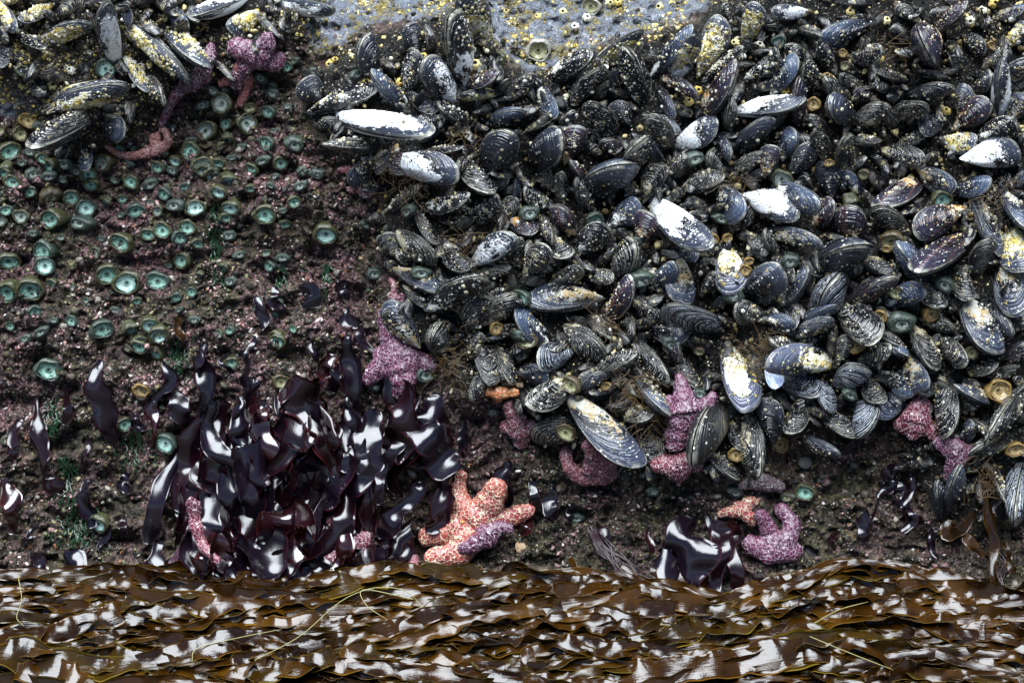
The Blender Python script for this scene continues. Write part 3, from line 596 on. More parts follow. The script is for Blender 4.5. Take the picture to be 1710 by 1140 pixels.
CRUST_N = {'y': (190, 12), 'Y': (60, 4), 'w': (45, 3), 'W': (60, 6), 'g': (60, 3), 'd': (46, 7), 's': (26, 4), 'b': (30, 4), 'p': (26, 4), 'k': (9, 3), 'r': (9, 2), 'S': (0, 0), 'm': (0, 0)}
CRUST_P = {'y': ([(0.62, 0.55, 0.3), (0.5, 0.38, 0.08), (0.7, 0.68, 0.6)], [4, 4, 3]), 'w': ([(0.72, 0.7, 0.66), (0.5, 0.46, 0.3)], [4, 1]), 'e': ([(0.66, 0.61, 0.46), (0.50, 0.40, 0.16), (0.30, 0.22, 0.09)], [4, 3, 2])}
def place_mussel(px, py, qx, qy, w, coat, lay, full=True):
    ex, ey = (qx - px) * 0.20, (qy - py) * 0.20; px, py, qx, qy, w = px - ex, py - ey, qx + ex * .7, qy + ey * .7, w * 1.12
    L0 = math.hypot(qx - px, qy - py); tau = R(random.choice((random.uniform(8, 36), random.uniform(30, 56)))); W = w / 1000
    if coat in 'yYw': w *= 1.14
    asp = w / max(L0, 1)
    roll = R(random.choice((-1, 1)) * (random.uniform(2, 30) if random.random() < (0.85 if coat in 'wyY' else 0.45) and asp > 0.38 else random.uniform(38, 74)))
    T = W * random.uniform(0.66, 0.82); fit = 1 / math.sqrt(math.cos(roll) ** 2 + (T / W * math.sin(roll)) ** 2); W, T = W * fit, T * fit
    mx, my = px + 0.5 * (qx - px), py + 0.5 * (qy - py)
    d0 = soft_relief(mx, my, 18) + T * 0.34 + lay
    rise = L0 / 1000 * math.tan(tau)
    U, Q = at(px, py, d0 - rise * 0.42), at(qx, qy, d0 + rise * 0.58)
    e1 = (Q - U); L = e1.length; e1.normalize()
    e3 = Vector((0, -1, 0)); e3 = (e3 - e1 * e3.dot(e1)).normalized(); e3 = Matrix.Rotation(roll, 3, e1) @ e3; e2 = e3.cross(e1)
    M = Matrix((e1, e2, e3)).transposed().to_4x4(); M.translation = U
    sh, mp, mn = random.choice(FORMS)
    if not full: return M, L, W, T, mp, mn
    r = empty('mussel', M); S = Matrix.Diagonal((L, W, T, 1))
    for me in (mp, mn):
        o = link('shell_valve', me, MM[coat], r); o.matrix_basis = S
    if full:
        nc, nb = CRUST_N[coat]; big = min(1.6, L / 0.085)
        def site():
            t = random.uniform(0.12, 0.86); q = random.uniform(-0.8, 0.8)
            f = lambda tt, qq: Vector((tt * L, float(sh.y(tt, qq)) * W, float(sh.z(tt, qq)) * T))
            p = f(t, q); n = (f(t + 0.02, q) - p).cross(f(t, q + 0.03) - p); n = n if n.z > 0 else -n
            return p, n
        for _ in range(int(nb * big * random.uniform(0.6, 1.4))):
            p, n = site(); s = random.choice((1.4, 1.8, 2.4, 3.2)) / 1000 * random.uniform(0.8, 1.25)
            barnacle(r, frame(n, p - n.normalized() * s * 0.12, s), MB_Y if coat in 'yY' and random.random() < .7 else random.choice((MB_W, MB_W, MB_G)))
        nc = int(nc * big)
        if nc:
            ps, ns = zip(*[site() for _ in range(nc)])
            # they grow in patches
            ps = np.array(ps); ns = np.array(ns); keep = pn(ps[:, 0] * 60, ps[:, 1] * 60, random.randint(0, 99)) > (-0.25 if coat in 'yYw' else -0.05)
            if keep.sum() > 3:
                cols, wt = CRUST_P['y' if coat in 'yY' else 'w' if coat == 'w' else 'e']
                k = int(keep.sum()); sz = (0.0009 + 0.0018 * rng.random(k) ** 2) * (1.45 if coat in 'yY' else 0.95)
                o = link('barnacle_crust', cones(ps[keep], ns[keep], sz, palette(k, cols, wt)), M_TINT, r); o['kind'] = 'stuff'
    return r

# Each row: pointed end x y, round end x y, breadth, coat - measured on the shells in sectors of the rock face (origin x, y)
MUSSELS = {
(0, 0): "0 2 10 18 9 y;8 20 -2 12 7 k;33 4 14 12 9 y;36 0 54 3 6 b;53 1 69 3 6 b;27 27 57 17 10 y;8 21 27 31 8 d;8 31 1 43 9 r;77 42 71 5 13 w;85 16 120 50 12 y;110 18 134 42 13 y;80 36 95 58 9 y;97 51 107 67 10 d;30 69 77 57 15 y;66 73 26 95 18 s;66 78 79 90 14 k;58 91 57 110 9 g;93 9 103 21 7 d;78 2 84 16 8 k;113 2 122 17 9 b;158 0 128 10 12 w;170 8 151 17 12 y;140 40 153 52 6 b;38 10 50 3 8 y;100 -2 110 6 8 y;0 4 16 -3 7 y;18 2 30 -4 7 y",
(430, 0): "2 1 45 5 10 w;2 13 15 25 6 b;74 53 73 25 15 r;104 36 103 17 11 r;133 54 127 15 20 W;150 34 140 -3 20 y;97 62 102 35 14 d;42 68 34 52 16 r;39 72 75 60 14 d;98 72 77 50 11 b;129 68 110 44 18 w;100 61 116 72 9 r;50 77 106 88 17 w;82 96 47 95 10 s;55 84 42 80 9 d;124 76 107 90 14 d;137 55 156 49 11 p;157 61 136 62 6 y;157 62 165 53 6 b;155 70 144 74 6 p;150 80 171 73 10 b;142 83 121 71 11 d;76 98 68 112 10 d;83 99 80 113 11 g;91 96 94 113 10 p;145 94 131 110 8 s;106 101 132 97 6 d;150 113 166 90 20 r;156 66 168 64 3 b;112 34 116 24 6 b;82 40 90 46 7 k;152 40 145 44 6 k",
(860, 0): "23 53 48 37 14 d;49 46 80 23 10 y;35 66 55 47 13 d;85 66 74 35 16 d;71 64 66 47 8 k;53 64 63 55 8 s;93 46 114 20 11 b;99 50 116 26 12 y;121 46 132 14 16 y;100 52 113 41 9 w;142 20 137 4 9 d;151 26 157 4 14 y;141 30 159 31 5 k;122 56 147 34 8 d;124 77 143 44 14 p;97 50 118 63 8 p;94 57 104 75 8 k;0 62 12 50 9 d;16 55 26 75 10 b;1 75 14 71 7 d;8 86 24 76 6 s;32 87 38 74 8 p;60 92 50 70 17 d;76 82 67 68 14 r;102 93 87 77 12 s;107 86 96 78 9 w;107 95 130 80 16 w;148 73 186 66 13 w;140 86 142 66 10 s;145 100 167 80 13 k;131 87 141 101 9 k;76 108 86 92 14 s;71 102 58 93 9 p;10 104 28 88 20 r;34 105 44 86 14 p;6 101 1 88 8 k;58 104 49 96 7 d;97 108 90 92 8 k;131 113 129 100 11 s;145 111 162 101 9 s;163 113 170 98 9 p;153 50 170 38 10 d;150 37 168 33 5 k;158 58 170 52 8 d;12 66 8 58 5 k;26 62 32 70 6 s;110 72 118 66 5 k;118 76 108 70 6 k",
(1280, 0): "27 8 6 7 9 w;20 18 37 24 8 s;65 15 38 23 14 b;48 12 62 11 6 y;83 8 70 16 6 k;100 14 86 6 8 s;112 20 130 3 10 p;101 18 108 38 19 p;92 26 82 20 8 k;98 37 85 33 6 s;130 23 142 34 9 d;155 24 157 38 8 b;158 30 168 16 10 y;143 44 153 35 10 s;160 52 171 40 12 g;0 50 6 34 9 d;24 46 14 31 11 d;43 48 35 28 15 d;5 60 17 38 12 b;36 62 27 42 13 d;21 85 22 53 11 p;55 38 74 33 12 s;90 52 74 48 7 s;119 51 104 47 6 s;129 49 120 36 6 d;65 58 50 50 8 s;53 69 40 54 12 s;75 67 60 59 9 p;96 62 121 59 10 r;79 76 101 69 12 s;58 80 79 71 13 s;57 82 42 69 17 k;40 88 28 77 10 s;118 77 104 87 13 r;125 84 145 69 15 p;139 90 161 80 16 d;153 76 155 42 12 w;126 74 129 57 10 g;138 63 147 51 10 r;87 95 105 85 8 s;57 92 73 93 8 s;12 103 18 87 13 b;39 106 31 89 10 s;17 113 28 96 13 r;0 114 6 98 12 p;50 114 53 91 13 s;75 99 101 107 12 s;81 113 70 103 6 b;116 93 136 91 13 y;132 104 163 103 18 w;162 90 171 97 9 s;161 80 170 64 12 g;140 19 146 12 5 b;34 12 40 19 5 k;0 84 11 76 7 s;150 12 168 5 8 g;161 60 171 55 6 d;112 44 104 41 6 y;68 25 60 30 6 k;90 60 80 64 6 k;128 4 118 0 7 d",
(430, 280): "78 12 63 2 12 g;88 -3 127 6 18 w;135 -2 152 15 14 s;153 16 161 3 9 s;86 29 104 15 9 s;109 27 136 19 12 d;137 31 156 20 14 d;158 37 169 22 11 s;104 28 117 48 8 s;94 57 81 46 13 s;95 44 115 61 14 s;104 63 92 58 9 s;120 48 137 65 13 d;142 63 168 48 15 w;143 70 163 69 7 s;93 68 118 80 12 g;94 70 86 62 9 s;110 90 144 74 18 d;138 106 141 87 17 s;149 100 167 85 14 s;104 114 88 90 17 g;118 120 119 103 15 s;97 79 109 90 8 s;116 65 122 75 6 k;150 112 168 105 8 d;162 80 171 88 7 d;72 34 84 30 8 g;118 32 128 36 6 k",
(860, 280): "48 14 76 0 20 k;24 13 17 -3 10 s;32 25 31 5 9 s;50 30 41 9 12 s;46 8 37 -3 8 p;86 20 97 0 15 s;101 8 111 -5 10 s;113 13 135 7 14 s;24 26 8 14 11 d;1 26 1 8 7 k;0 5 10 12 6 s;38 41 25 27 13 p;17 32 24 48 8 s;-4 36 12 42 13 p;40 54 56 38 17 d;61 38 78 22 14 b;86 50 84 30 16 p;92 22 125 49 19 w;135 13 148 31 17 b;152 20 182 32 19 w;83 20 71 10 9 d;102 21 111 15 7 s;125 27 114 21 9 s;135 44 149 35 7 s;23 46 35 57 12 s;59 52 66 42 7 b;76 52 68 42 7 p;6 72 22 56 15 s;22 76 41 66 11 s;43 71 62 74 10 s;39 62 50 67 7 b;69 74 78 52 18 s;88 80 103 64 12 b;101 50 117 60 10 g;119 58 133 51 8 s;109 62 112 87 17 g;121 68 127 60 6 s;138 53 140 80 18 Y;151 80 172 66 20 k;150 42 163 56 9 s;122 82 131 70 9 s;51 86 12 88 18 g;60 102 74 74 13 p;75 82 95 98 11 s;142 105 103 92 15 S;163 96 146 92 14 s;20 118 3 93 13 b;49 97 62 111 9 s;36 106 57 122 17 s;72 107 98 136 13 s;88 106 111 110 12 k;80 104 72 101 6 b;163 102 172 96 8 b;130 92 143 84 8 k;95 88 106 78 9 k;0 66 4 48 9 s;171 58 164 44 9 s;150 8 168 2 7 k;22 54 27 63 6 s;31 63 38 55 6 s;55 64 64 55 7 k",
(1280, 280): "42 19 36 -2 14 r;62 17 52 3 10 b;75 16 67 4 7 d;4 10 32 23 14 b;29 12 24 4 7 d;101 0 122 12 14 g;122 14 145 9 12 b;101 8 74 24 14 p;94 43 75 27 15 s;72 30 65 17 7 s;32 40 43 24 12 p;58 50 58 28 19 p;94 36 105 28 7 s;127 28 101 43 18 p;136 20 151 54 14 g;156 18 170 38 13 b;145 22 158 6 8 d;160 14 171 2 8 g;0 42 33 50 10 g;33 64 60 52 20 r;36 43 53 48 6 s;62 60 85 70 11 s;105 74 87 52 15 b;135 45 102 66 17 p;137 70 147 49 14 m;162 40 168 65 17 y;157 56 165 93 18 g;128 66 133 85 12 s;4 57 16 73 8 s;20 61 35 70 7 s;10 93 26 69 12 g;37 95 42 76 21 S;53 88 83 74 12 p;77 90 102 83 13 b;51 72 60 63 8 s;100 76 115 90 13 s;117 82 129 96 9 s;130 88 152 118 20 g;144 84 160 107 11 r;161 106 171 96 9 s;0 98 17 102 11 b;19 103 42 92 9 b;46 92 68 113 20 s;18 110 40 100 10 g;103 98 122 106 10 s;70 106 88 117 9 s;45 116 42 104 6 s;96 106 110 130 14 s;113 108 130 126 11 s;76 58 68 50 6 b;10 54 20 58 6 k",
(860, 560): "12 5 2 14 9 s;37 11 18 20 16 S;53 26 77 14 13 s;76 33 66 26 8 b;2 24 20 30 12 k;36 27 11 44 16 s;40 39 55 26 11 k;39 43 80 80 21 g;38 60 14 62 19 s;69 52 87 54 12 s;84 58 96 81 14 s;81 28 99 50 12 g;106 12 120 38 11 s;137 8 149 46 20 Y;154 12 161 36 10 s;134 50 118 80 22 m;128 78 145 93 10 s;139 56 148 73 10 s;154 54 159 89 15 s;169 68 164 44 14 r;71 99 71 86 9 s;60 43 65 48 4 b;66 76 80 86 7 k;99 4 107 15 10 p;112 2 125 -6 8 k;4 36 12 50 8 m;-18 22 -28 40 12 s;-26 5 -16 30 14 s;-12 10 -4 30 13 s;-30 10 -22 0 10 s",
(1280, 560): "20 10 4 4 11 s;44 18 4 20 18 Y;10 30 33 38 16 S;35 32 43 49 12 S;47 18 56 2 10 s;43 12 42 -2 6 s;62 18 80 9 11 s;46 31 66 24 16 S;64 26 76 42 12 s;80 25 98 34 14 b;93 14 104 33 15 g;97 30 108 38 12 r;91 40 75 52 16 b;68 40 62 64 15 S;73 0 90 12 10 b;155 17 171 6 11 p;133 24 150 20 9 s;147 28 164 21 8 s;116 26 117 63 14 s;148 44 126 34 9 g;125 50 140 44 9 d;129 53 146 63 7 s;167 38 146 68 14 s;160 66 138 75 13 s;170 36 162 28 7 r;152 50 170 34 8 d;169 84 163 116 18 S;121 116 126 89 14 k;115 118 112 98 11 r;147 82 156 107 7 s;16 64 45 76 9 g;35 50 59 64 12 s;25 44 14 62 11 s;2 72 2 44 8 r;47 50 49 40 5 p;165 72 171 80 6 b;127 70 134 57 9 k",
}
Z = 3.93
mus = []
for (ox, oy), s in MUSSELS.items():
    for e in s.split(';'):
        a = e.split(); x1, y1, x2, y2, w = (float(q) * 10 / Z for q in a[:5])
        mus.append([ox + x1, oy + y1, ox + x2, oy + y2, w * 1.04, a[5]])
mus = [m for m in mus if -20 < (m[0] + m[2]) / 2 < 1728 and (m[1] + m[3]) / 2 > -12]
mus.sort(key=lambda m: -math.hypot(m[2] - m[0], m[3] - m[1]) * m[4])
# shells that lie over smaller ones stand further out
lay = [0.0] * len(mus)
for i in range(len(mus) - 1, -1, -1):
    a = mus[i]; ca = ((a[0] + a[2]) / 2, (a[1] + a[3]) / 2); ra = (math.hypot(a[2] - a[0], a[3] - a[1]) + a[4]) / 4
    for j in range(i + 1, len(mus)):
        b = mus[j]; cb = ((b[0] + b[2]) / 2, (b[1] + b[3]) / 2); rb = (math.hypot(b[2] - b[0], b[3] - b[1]) + b[4]) / 4
        ov = 1 - math.dist(ca, cb) / (ra + rb)
        if ov > 0.12: lay[i] = max(lay[i], min(0.035, lay[j] + 0.022 * ov))
N_IND = 300
mussel_things = []
rest = []
for i, m in enumerate(mus):
    if i < N_IND: mussel_things.append((place_mussel(*m, lay[i]), m))
    else: rest.append((m, lay[i]))

# the young mussels that fill the gaps: past the 300 that show largest they are one mass
def small_fill():
    todo = [(m[0], m[1], m[2], m[3], m[4], m[5], l) for m, l in rest]
    rr = random.Random(5); n = 0
    while n < 850:
        x, y = rr.uniform(-20, 1730), rr.uniform(-10, 860)
        if samp(M_BED, x, y) < 0.6 and samp(M_LEDGE, x, y) < 0.75: continue
        a = rr.uniform(0, 6.28); L = rr.uniform(15, 40); todo.append((x, y, x + L * math.cos(a), y + L * math.sin(a), L * rr.uniform(0.42, 0.55), 's', 0.0)); n += 1
    Vs, Fs, Us, off = [], [], [], 0
    for t in todo:
        M, L, W, T, mp, mn = place_mussel(*t[:6], t[6], full=False)
        for me in (mp, mn):
            n = len(me.vertices); co = np.zeros(n * 3, np.float32); me.vertices.foreach_get('co', co); co = co.reshape(-1, 3) * [L, W, T]
            A = np.array(M); Vs.append(co @ A[:3, :3].T + A[:3, 3])
            k = len(me.polygons); vi = np.zeros(k * 4, np.int32); me.loops.foreach_get('vertex_index', vi); Fs.append(vi.reshape(-1, 4) + off)
            u = np.zeros(k * 8, np.float32); me.uv_layers[0].data.foreach_get('uv', u); uu = np.zeros((n, 2), np.float32); uu[vi] = u.reshape(-1, 2); Us.append(uu); off += n
    me = mesh_np('young_mussels', np.vstack(Vs), np.vstack(Fs), True, np.vstack(Us))
    t = NT('shell_young'); c = t.coord(); u = t.n('SeparateXYZ'); t.set(u.inputs[0], t.n('UVMap').outputs[0])
    n1 = t.noise(c, 60, 3); w = t.math('ADD', t.math('MULTIPLY', u.outputs[0], 26.0), t.math('MULTIPLY', t.noise(c, 14, 1), 60.0)); r = t.noise(None, 1.0, 1.0, 0.5, '1D', w)
    col = t.mix(t.math('MULTIPLY', t.step(r, 0.52, 0.6), t.step(n1, 0.42, 0.55)), (0.005, 0.005, 0.007), (0.20, 0.19, 0.16))
    col = t.mix(t.step(t.noise(c, 110, 3), 0.60, 0.66), col, (0.30, 0.25, 0.14)); t.bump(r, 0.001)
    o = link('young_mussels', me, t.p(Base_Color=col, Roughness=0.28)); tag(o, 'small dark young mussels packed in the gaps of the bed', 'young mussels', kind='stuff')
small_fill()

# ------------------------------------------------------------------ growth on the rock: turf, crusts, grit
def scatter(n, box, dens, cols, w, s0, s1, lift, name, lab, cat, flat=0.5, cone=False, jit=0.3, norm_jit=0.3):
    x = rng.uniform(box[0], box[2], n); y = rng.uniform(box[1], box[3], n); k = rng.random(n) < dens(x, y); x, y = x[k], y[k]; n = len(x)
    d = relief(x, y); e = 3.0
    gx = (relief(x + e, y) - relief(x - e, y)) / (2 * e / 1000); gy = (relief(x, y + e) - relief(x, y - e)) / (2 * e / 1000)
    nr = unit(np.stack([-gx, -np.ones(n), gy], -1)) + norm_jit * rng.standard_normal((n, 3)) * 0.5
    kk = (DIST - d) / DIST; P = np.stack([(x - 855) / 1000 * kk, -d, (570 - y) / 1000 * kk], -1) + unit(nr) * lift
    s = (s0 + (s1 - s0) * rng.random(n) ** 2.2)
    me = (cones if cone else chips)(P, nr, s, palette(n, cols, w, jit), **({} if cone else {'flat': flat}))
    me.name = name; tag(link(name, me, M_TINT), lab, cat, kind='stuff')
bedm = lambda x, y: np.maximum(samp(M_BED, x, y), samp(M_LEDGE, x, y))
clump = lambda x, y, f, s, t: sstep(t, t + 0.35, pn(x * f, y * f, s) + 0.4 * pn(x * f * 3, y * f * 3, s + 1))
PINKS = [(0.42, 0.25, 0.235), (0.27, 0.125, 0.115), (0.64, 0.53, 0.49), (0.09, 0.045, 0.038)]
wall = lambda x, y: (1 - bedm(x, y)) * (1 - samp(M_PALE, x, y))
pinkz = lambda x, y: clump(x, y, 0.019, 41, 0.10) * (1 - 0.4 * sstep(640, 900, y))
olivez = lambda x, y: clump(x, y, 0.015, 45, -0.06)
greyz = lambda x, y: clump(x, y, 0.022, 47, 0.14)
scatter(90000, (-60, 60, 1780, 1010), lambda x, y: wall(x, y) * 0.95 * pinkz(x, y), PINKS, [5, 4, 2.2, 3.5], 0.0007, 0.0044, 0.0006, 'coralline_turf', 'knobbly pink coralline turf growing in patches over the rock face', 'coralline turf')
scatter(60000, (-60, 60, 1780, 1010), lambda x, y: wall(x, y) * 0.9 * olivez(x, y) * (1 - pinkz(x, y)), [(0.20, 0.165, 0.065), (0.10, 0.105, 0.04), (0.38, 0.33, 0.18), (0.02, 0.018, 0.008), (0.045, 0.075, 0.04)], [4, 4, 2, 4, 2], 0.0007, 0.0042, 0.0005, 'olive_crust', 'olive-brown crusty patches of algae on the rock face', 'olive crust')
scatter(50000, (-60, 60, 1780, 1010), lambda x, y: wall(x, y) * 0.8 * greyz(x, y), [(0.40, 0.37, 0.33), (0.20, 0.18, 0.155), (0.62, 0.58, 0.50), (0.05, 0.045, 0.04)], [4, 5, 1.5, 3], 0.0006, 0.0036, 0.0006, 'pale_crust', 'pale grey and cream crusts and tiny tube worms on the rock face', 'pale crust')
scatter(5200, (-60, 60, 1780, 1000), lambda x, y: wall(x, y) * 0.75, [(0.05, 0.04, 0.022), (0.012, 0.010, 0.008), (0.16, 0.09, 0.085), (0.09, 0.085, 0.045), (0.24, 0.21, 0.17)], [4, 5, 2, 3, 1], 0.003, 0.0085, -0.001, 'crust_knobs', 'dark and mottled knobs of crust standing out from the rock face', 'crust knobs', flat=0.7)
scatter(26000, (-60, 60, 1780, 1010), lambda x, y: wall(x, y) * 0.5, [(0.09, 0.065, 0.033), (0.035, 0.025, 0.016), (0.010, 0.008, 0.007), (0.50, 0.46, 0.38), (0.22, 0.075, 0.03)], [3, 4, 6, 1.2, 1.2], 0.0007, 0.0050, 0.0004, 'brown_crust', 'brown grainy crust of algae and grit on the rock face', 'brown crust')
scatter(42000, (-20, -80, 1300, 240), lambda x, y: samp(M_PALE, x, y) * (0.05 + 0.95 * clump(x, y, 0.017, 61, -0.1)) + 0.5 * samp(M_LEDGE, x, y) * clump(x, y, 0.02, 63, 0.0),
        [(0.55, 0.46, 0.14), (0.45, 0.33, 0.05), (0.62, 0.58, 0.42), (0.12, 0.08, 0.03), (0.03, 0.02, 0.012)], [4, 4, 2, 4, 3], 0.0009, 0.0042, 0.0, 'rock_barnacles', 'small yellow acorn barnacles crusting the pale top of the rock', 'barnacle crust', cone=True)
scatter(34000, (-60, -60, 1780, 880), lambda x, y: bedm(x, y) * (0.15 + 0.8 * clump(x, y, 0.018, 71, -0.1)) * (0.55 + 0.6 * sstep(1350, 1650, x) * sstep(350, 150, y)),
        [(0.42, 0.34, 0.15), (0.12, 0.08, 0.025), (0.58, 0.53, 0.38), (0.012, 0.010, 0.008), (0.03, 0.018, 0.006)], [3.2, 3, 2.0, 6, 3], 0.0012, 0.0060, 0.010, 'shell_grit', 'yellow-brown barnacle grit and threads between the mussels', 'shell grit', cone=False, flat=0.7)

# ------------------------------------------------------------------ sea anemones
def lathe(name, prof, seg, seed, wob=0.085):
    th = np.linspace(0, 2 * np.pi, seg, endpoint=False); n = len(prof); V = []
    from_c = np.array(prof)
    for i, (q, h) in enumerate(from_c):
        r = q * (1 + wob * pn(np.cos(th) * 1.3 + 5, np.sin(th) * 1.3 + i * 0.13, seed) * 2 + 0.012 * np.cos(th * 22 + i * 3.1))
        V.append(np.stack([r * np.cos(th), r * np.sin(th), h + 0.05 * pn(np.cos(th) + i * 0.1, np.sin(th), seed + 7) * min(1, q * 2)], -1))
    return mesh_np(name, np.vstack(V), grid_faces(n, seg, True), True)
COL_OPEN = [(0.80, -0.5), (0.92, 0.0), (1.02, 0.25), (1.05, 0.45), (1.0, 0.62), (0.92, 0.73), (0.83, 0.75), (0.77, 0.70), (0.74, 0.60)]
DISC_OPEN = [(0.76, 0.60), (0.73, 0.66), (0.62, 0.56), (0.50, 0.44), (0.38, 0.36), (0.28, 0.37), (0.19, 0.42), (0.10, 0.36), (0.02, 0.22)]
COL_SHUT = [(0.85, -0.5), (1.0, 0.0), (1.04, 0.3), (0.98, 0.55), (0.82, 0.75), (0.62, 0.84), (0.50, 0.82), (0.44, 0.74)]
DISC_SHUT = [(0.46, 0.72), (0.42, 0.745), (0.30, 0.71), (0.16, 0.66), (0.02, 0.56)]
AC = {k: [lathe('column', p, 44, i + 3) for i in range(4)] for k, p in (('o', COL_OPEN), ('c', COL_SHUT))}
AD = {k: [lathe('oral_disc', p, 44, i + 3) for i in range(4)] for k, p in (('o', DISC_OPEN), ('c', DISC_SHUT))}
ANEM = {
(0, 280): "4 2 5 d;8 9 5 o;20 16 4 o;21 4 5 c;33 5 5 c;41 8 3.5 c;52 1 4 o;57 4 5 o;60 10 5 d;33 17 7 w;47 19 5 o;56 26 6 O;4 28 4 o;15 32 5 p;37 33 8 o;55 36 8 c;70 21 4 d;87 9 5 o;99 10 5 c;89 27 5.5 o;99 23 3 p;116 25 6 c;128 26 6 D;144 15 5 D;152 25 6 D;148 32 4.5 d;138 3 5 D;133 1 4 o;150 7 5.5 D;166 2 3.5 o;31 54 7 o;30 64 6 O;5 60 7 o;81 48 7 o;98 43 5 d;107 41 5.5 o;117 45 5 o;123 39 5 o;129 49 4 o;121 60 6 o;70 69 6.5 o;84 75 8 D;104 74 7 o;6 80 7 o;20 78 8 d;66 105 7 o;85 104 5 d;98 102 6 D;104 108 6 D;28 107 5 c;0 34 5 p;92 113 4 D;121 12 3 o;105 0 4 o;168 31 3 o",
(0, 0): "14 47 4.5 p;69 45 6 O;19 79 5.5 a;13 88 4.5 l;26 83 4 c;5 99 7 d;20 100 4 c;15 107 3 c;27 104 4 o;34 108 5 o;4 110 5 d;43 107 6 c;70 107 6.5 p;85 107 4 c;104 109 4.5 o;136 86 7 p;133 69 5 c;147 68 6.5 p;163 70 4.5 l;161 81 6.5 p;149 81 4 o;149 90 4 d;126 99 5.5 o;116 105 4.5 D;133 109 6 p;143 106 4 o;125 93 4 c;140 60 4 c;148 59 3 c;166 110 4 o;113 83 3 c;113 112 4 c;140 112 4 c;22 113 4 c;52 112 5 c;0 85 4 l",
(430, 0): "20 44 3.5 o;25 40 3 c;10 56 4 d;10 61 4 c;8 73 4.5 o;11 86 3 c;7 94 4.5 o;24 94 6 c;4 105 5 c;30 112 4 c;64 49 4.5 c;37 47 3 c;2 51 5 c;20 70 3 c;40 113 4 c;159 38 4.5 p;129 86 3.5 l",
(860, 0): "50 4 6 g;15 33 7 g;117 104 6 c", (1280, 0): "8 27 4 o;40 51 3.5 a;31 68 4 a;147 30 3 a;50 35 2.5 a;41 107 3 a;52 43 3 l",
(430, 280): "5 30 6 o;45 42 7 D;29 12 4.5 c;30 3 3.5 c;39 4 4.5 c;77 69 5 c;14 111 5 o;71 37 3.5 c;107 69 6 c;100 28 5 c;156 105 4 a",
(860, 280): "9 30 6 c;52 34 5 o;78 48 4 c;82 72 7 c;5 85 6 o;134 33 5 c;129 46 4 a;139 46 3 a;153 61 3 a;151 67 3.5 a;142 82 7 c;3 110 6 c",
(1280, 280): "10 7 6.5 p;55 22 7 d;114 20 6 o;82 47 7 l;79 53 2.5 a;46 72 7 l;84 82 5 l;116 76 6 c;107 95 5 a;75 97 4 a;88 101 8 c;16 61 5 c;61 112 4 a;63 52 4 c;64 4 3.5 l",
(0, 560): "32 22 8 o;92 6 5 o;104 10 4.5 d;85 8 3.5 k;81 58 5 o;110 70 6.5 O;93 35 5 a;152 17 4 o;105 41 3 k;6 68 5 k;105 1 4 D",
(430, 560): "14 3 5 o;15 30 5 l;76 32 5 c;109 25 7 c;155 50 4 c", (860, 560): "33 63 6 l;38 32 6 l;60 33 3 a;103 6 6 c;121 10 3 l;145 78 4.5 a;90 102 4.5 c;144 102 5 c;8 3 6 l;121 38 4 c",
(1280, 560): "61 6 6 a;151 36 7.5 a;163 74 6 a;9 71 5 a;26 102 6 o;134 11 4 l;134 86 4 p;15 106 5 k;54 38 5 c", (0, 850): "66 8 6.5 D", (860, 850): "40 5 5 c"}
AK = {'o': ('o', 'olive', 'green', 20), 'd': ('o', 'olive', 'green', 40), 'D': ('o', 'olive', 'bright', 34), 'O': ('o', 'green', 'bright', 14), 'c': ('c', 'green', 'pale', 16), 'w': ('c', 'brown', 'olive', 30),
      'p': ('o', 'olive', 'pale', 12), 'a': ('o', 'amber', 'amber', 14), 'l': ('o', 'brown', 'olive', 20), 'g': ('o', 'grey', 'olive', 12), 'k': ('c', 'dark', 'olive', 18)}
AWORD = {'o': 'green anemone with open disc', 'd': 'green anemone drooping downward', 'D': 'mint-green anemone with sagging bright disc', 'O': 'bright pale-green open anemone', 'c': 'dark green closed anemone', 'w': 'bulging brown closed anemone',
         'p': 'grey-green open anemone', 'a': 'amber anemone with round mouth', 'l': 'olive-brown anemone', 'g': 'grey grit-coated ring-shaped anemone', 'k': 'dark closed anemone'}
anem_things = []
ra = random.Random(77); old = [(ox + float(e.split()[0]) * 10 / Z, oy + float(e.split()[1]) * 10 / Z, float(e.split()[2]) * 10 / Z) for (ox, oy), s in ANEM.items() for e in s.split(';')]
small = []
for _ in range(4000):
    x, y, r = ra.uniform(5, 490), 235 + 330 * ra.random() ** 1.6, ra.uniform(6.5, 12)
    if len(small) >= 52 or samp(M_LEDGE, x, y) > .3: continue
    if all(math.dist((x, y), (a, b)) > (r + c) * 1.05 for a, b, c in old): old.append((x, y, r)); small.append(f"{(x) * Z / 10:.2f} {(y) * Z / 10:.2f} {r * Z / 10:.2f} {ra.choice('ooocccdp')}")
ANEM[(0, 0)] += ';' + ';'.join(small)
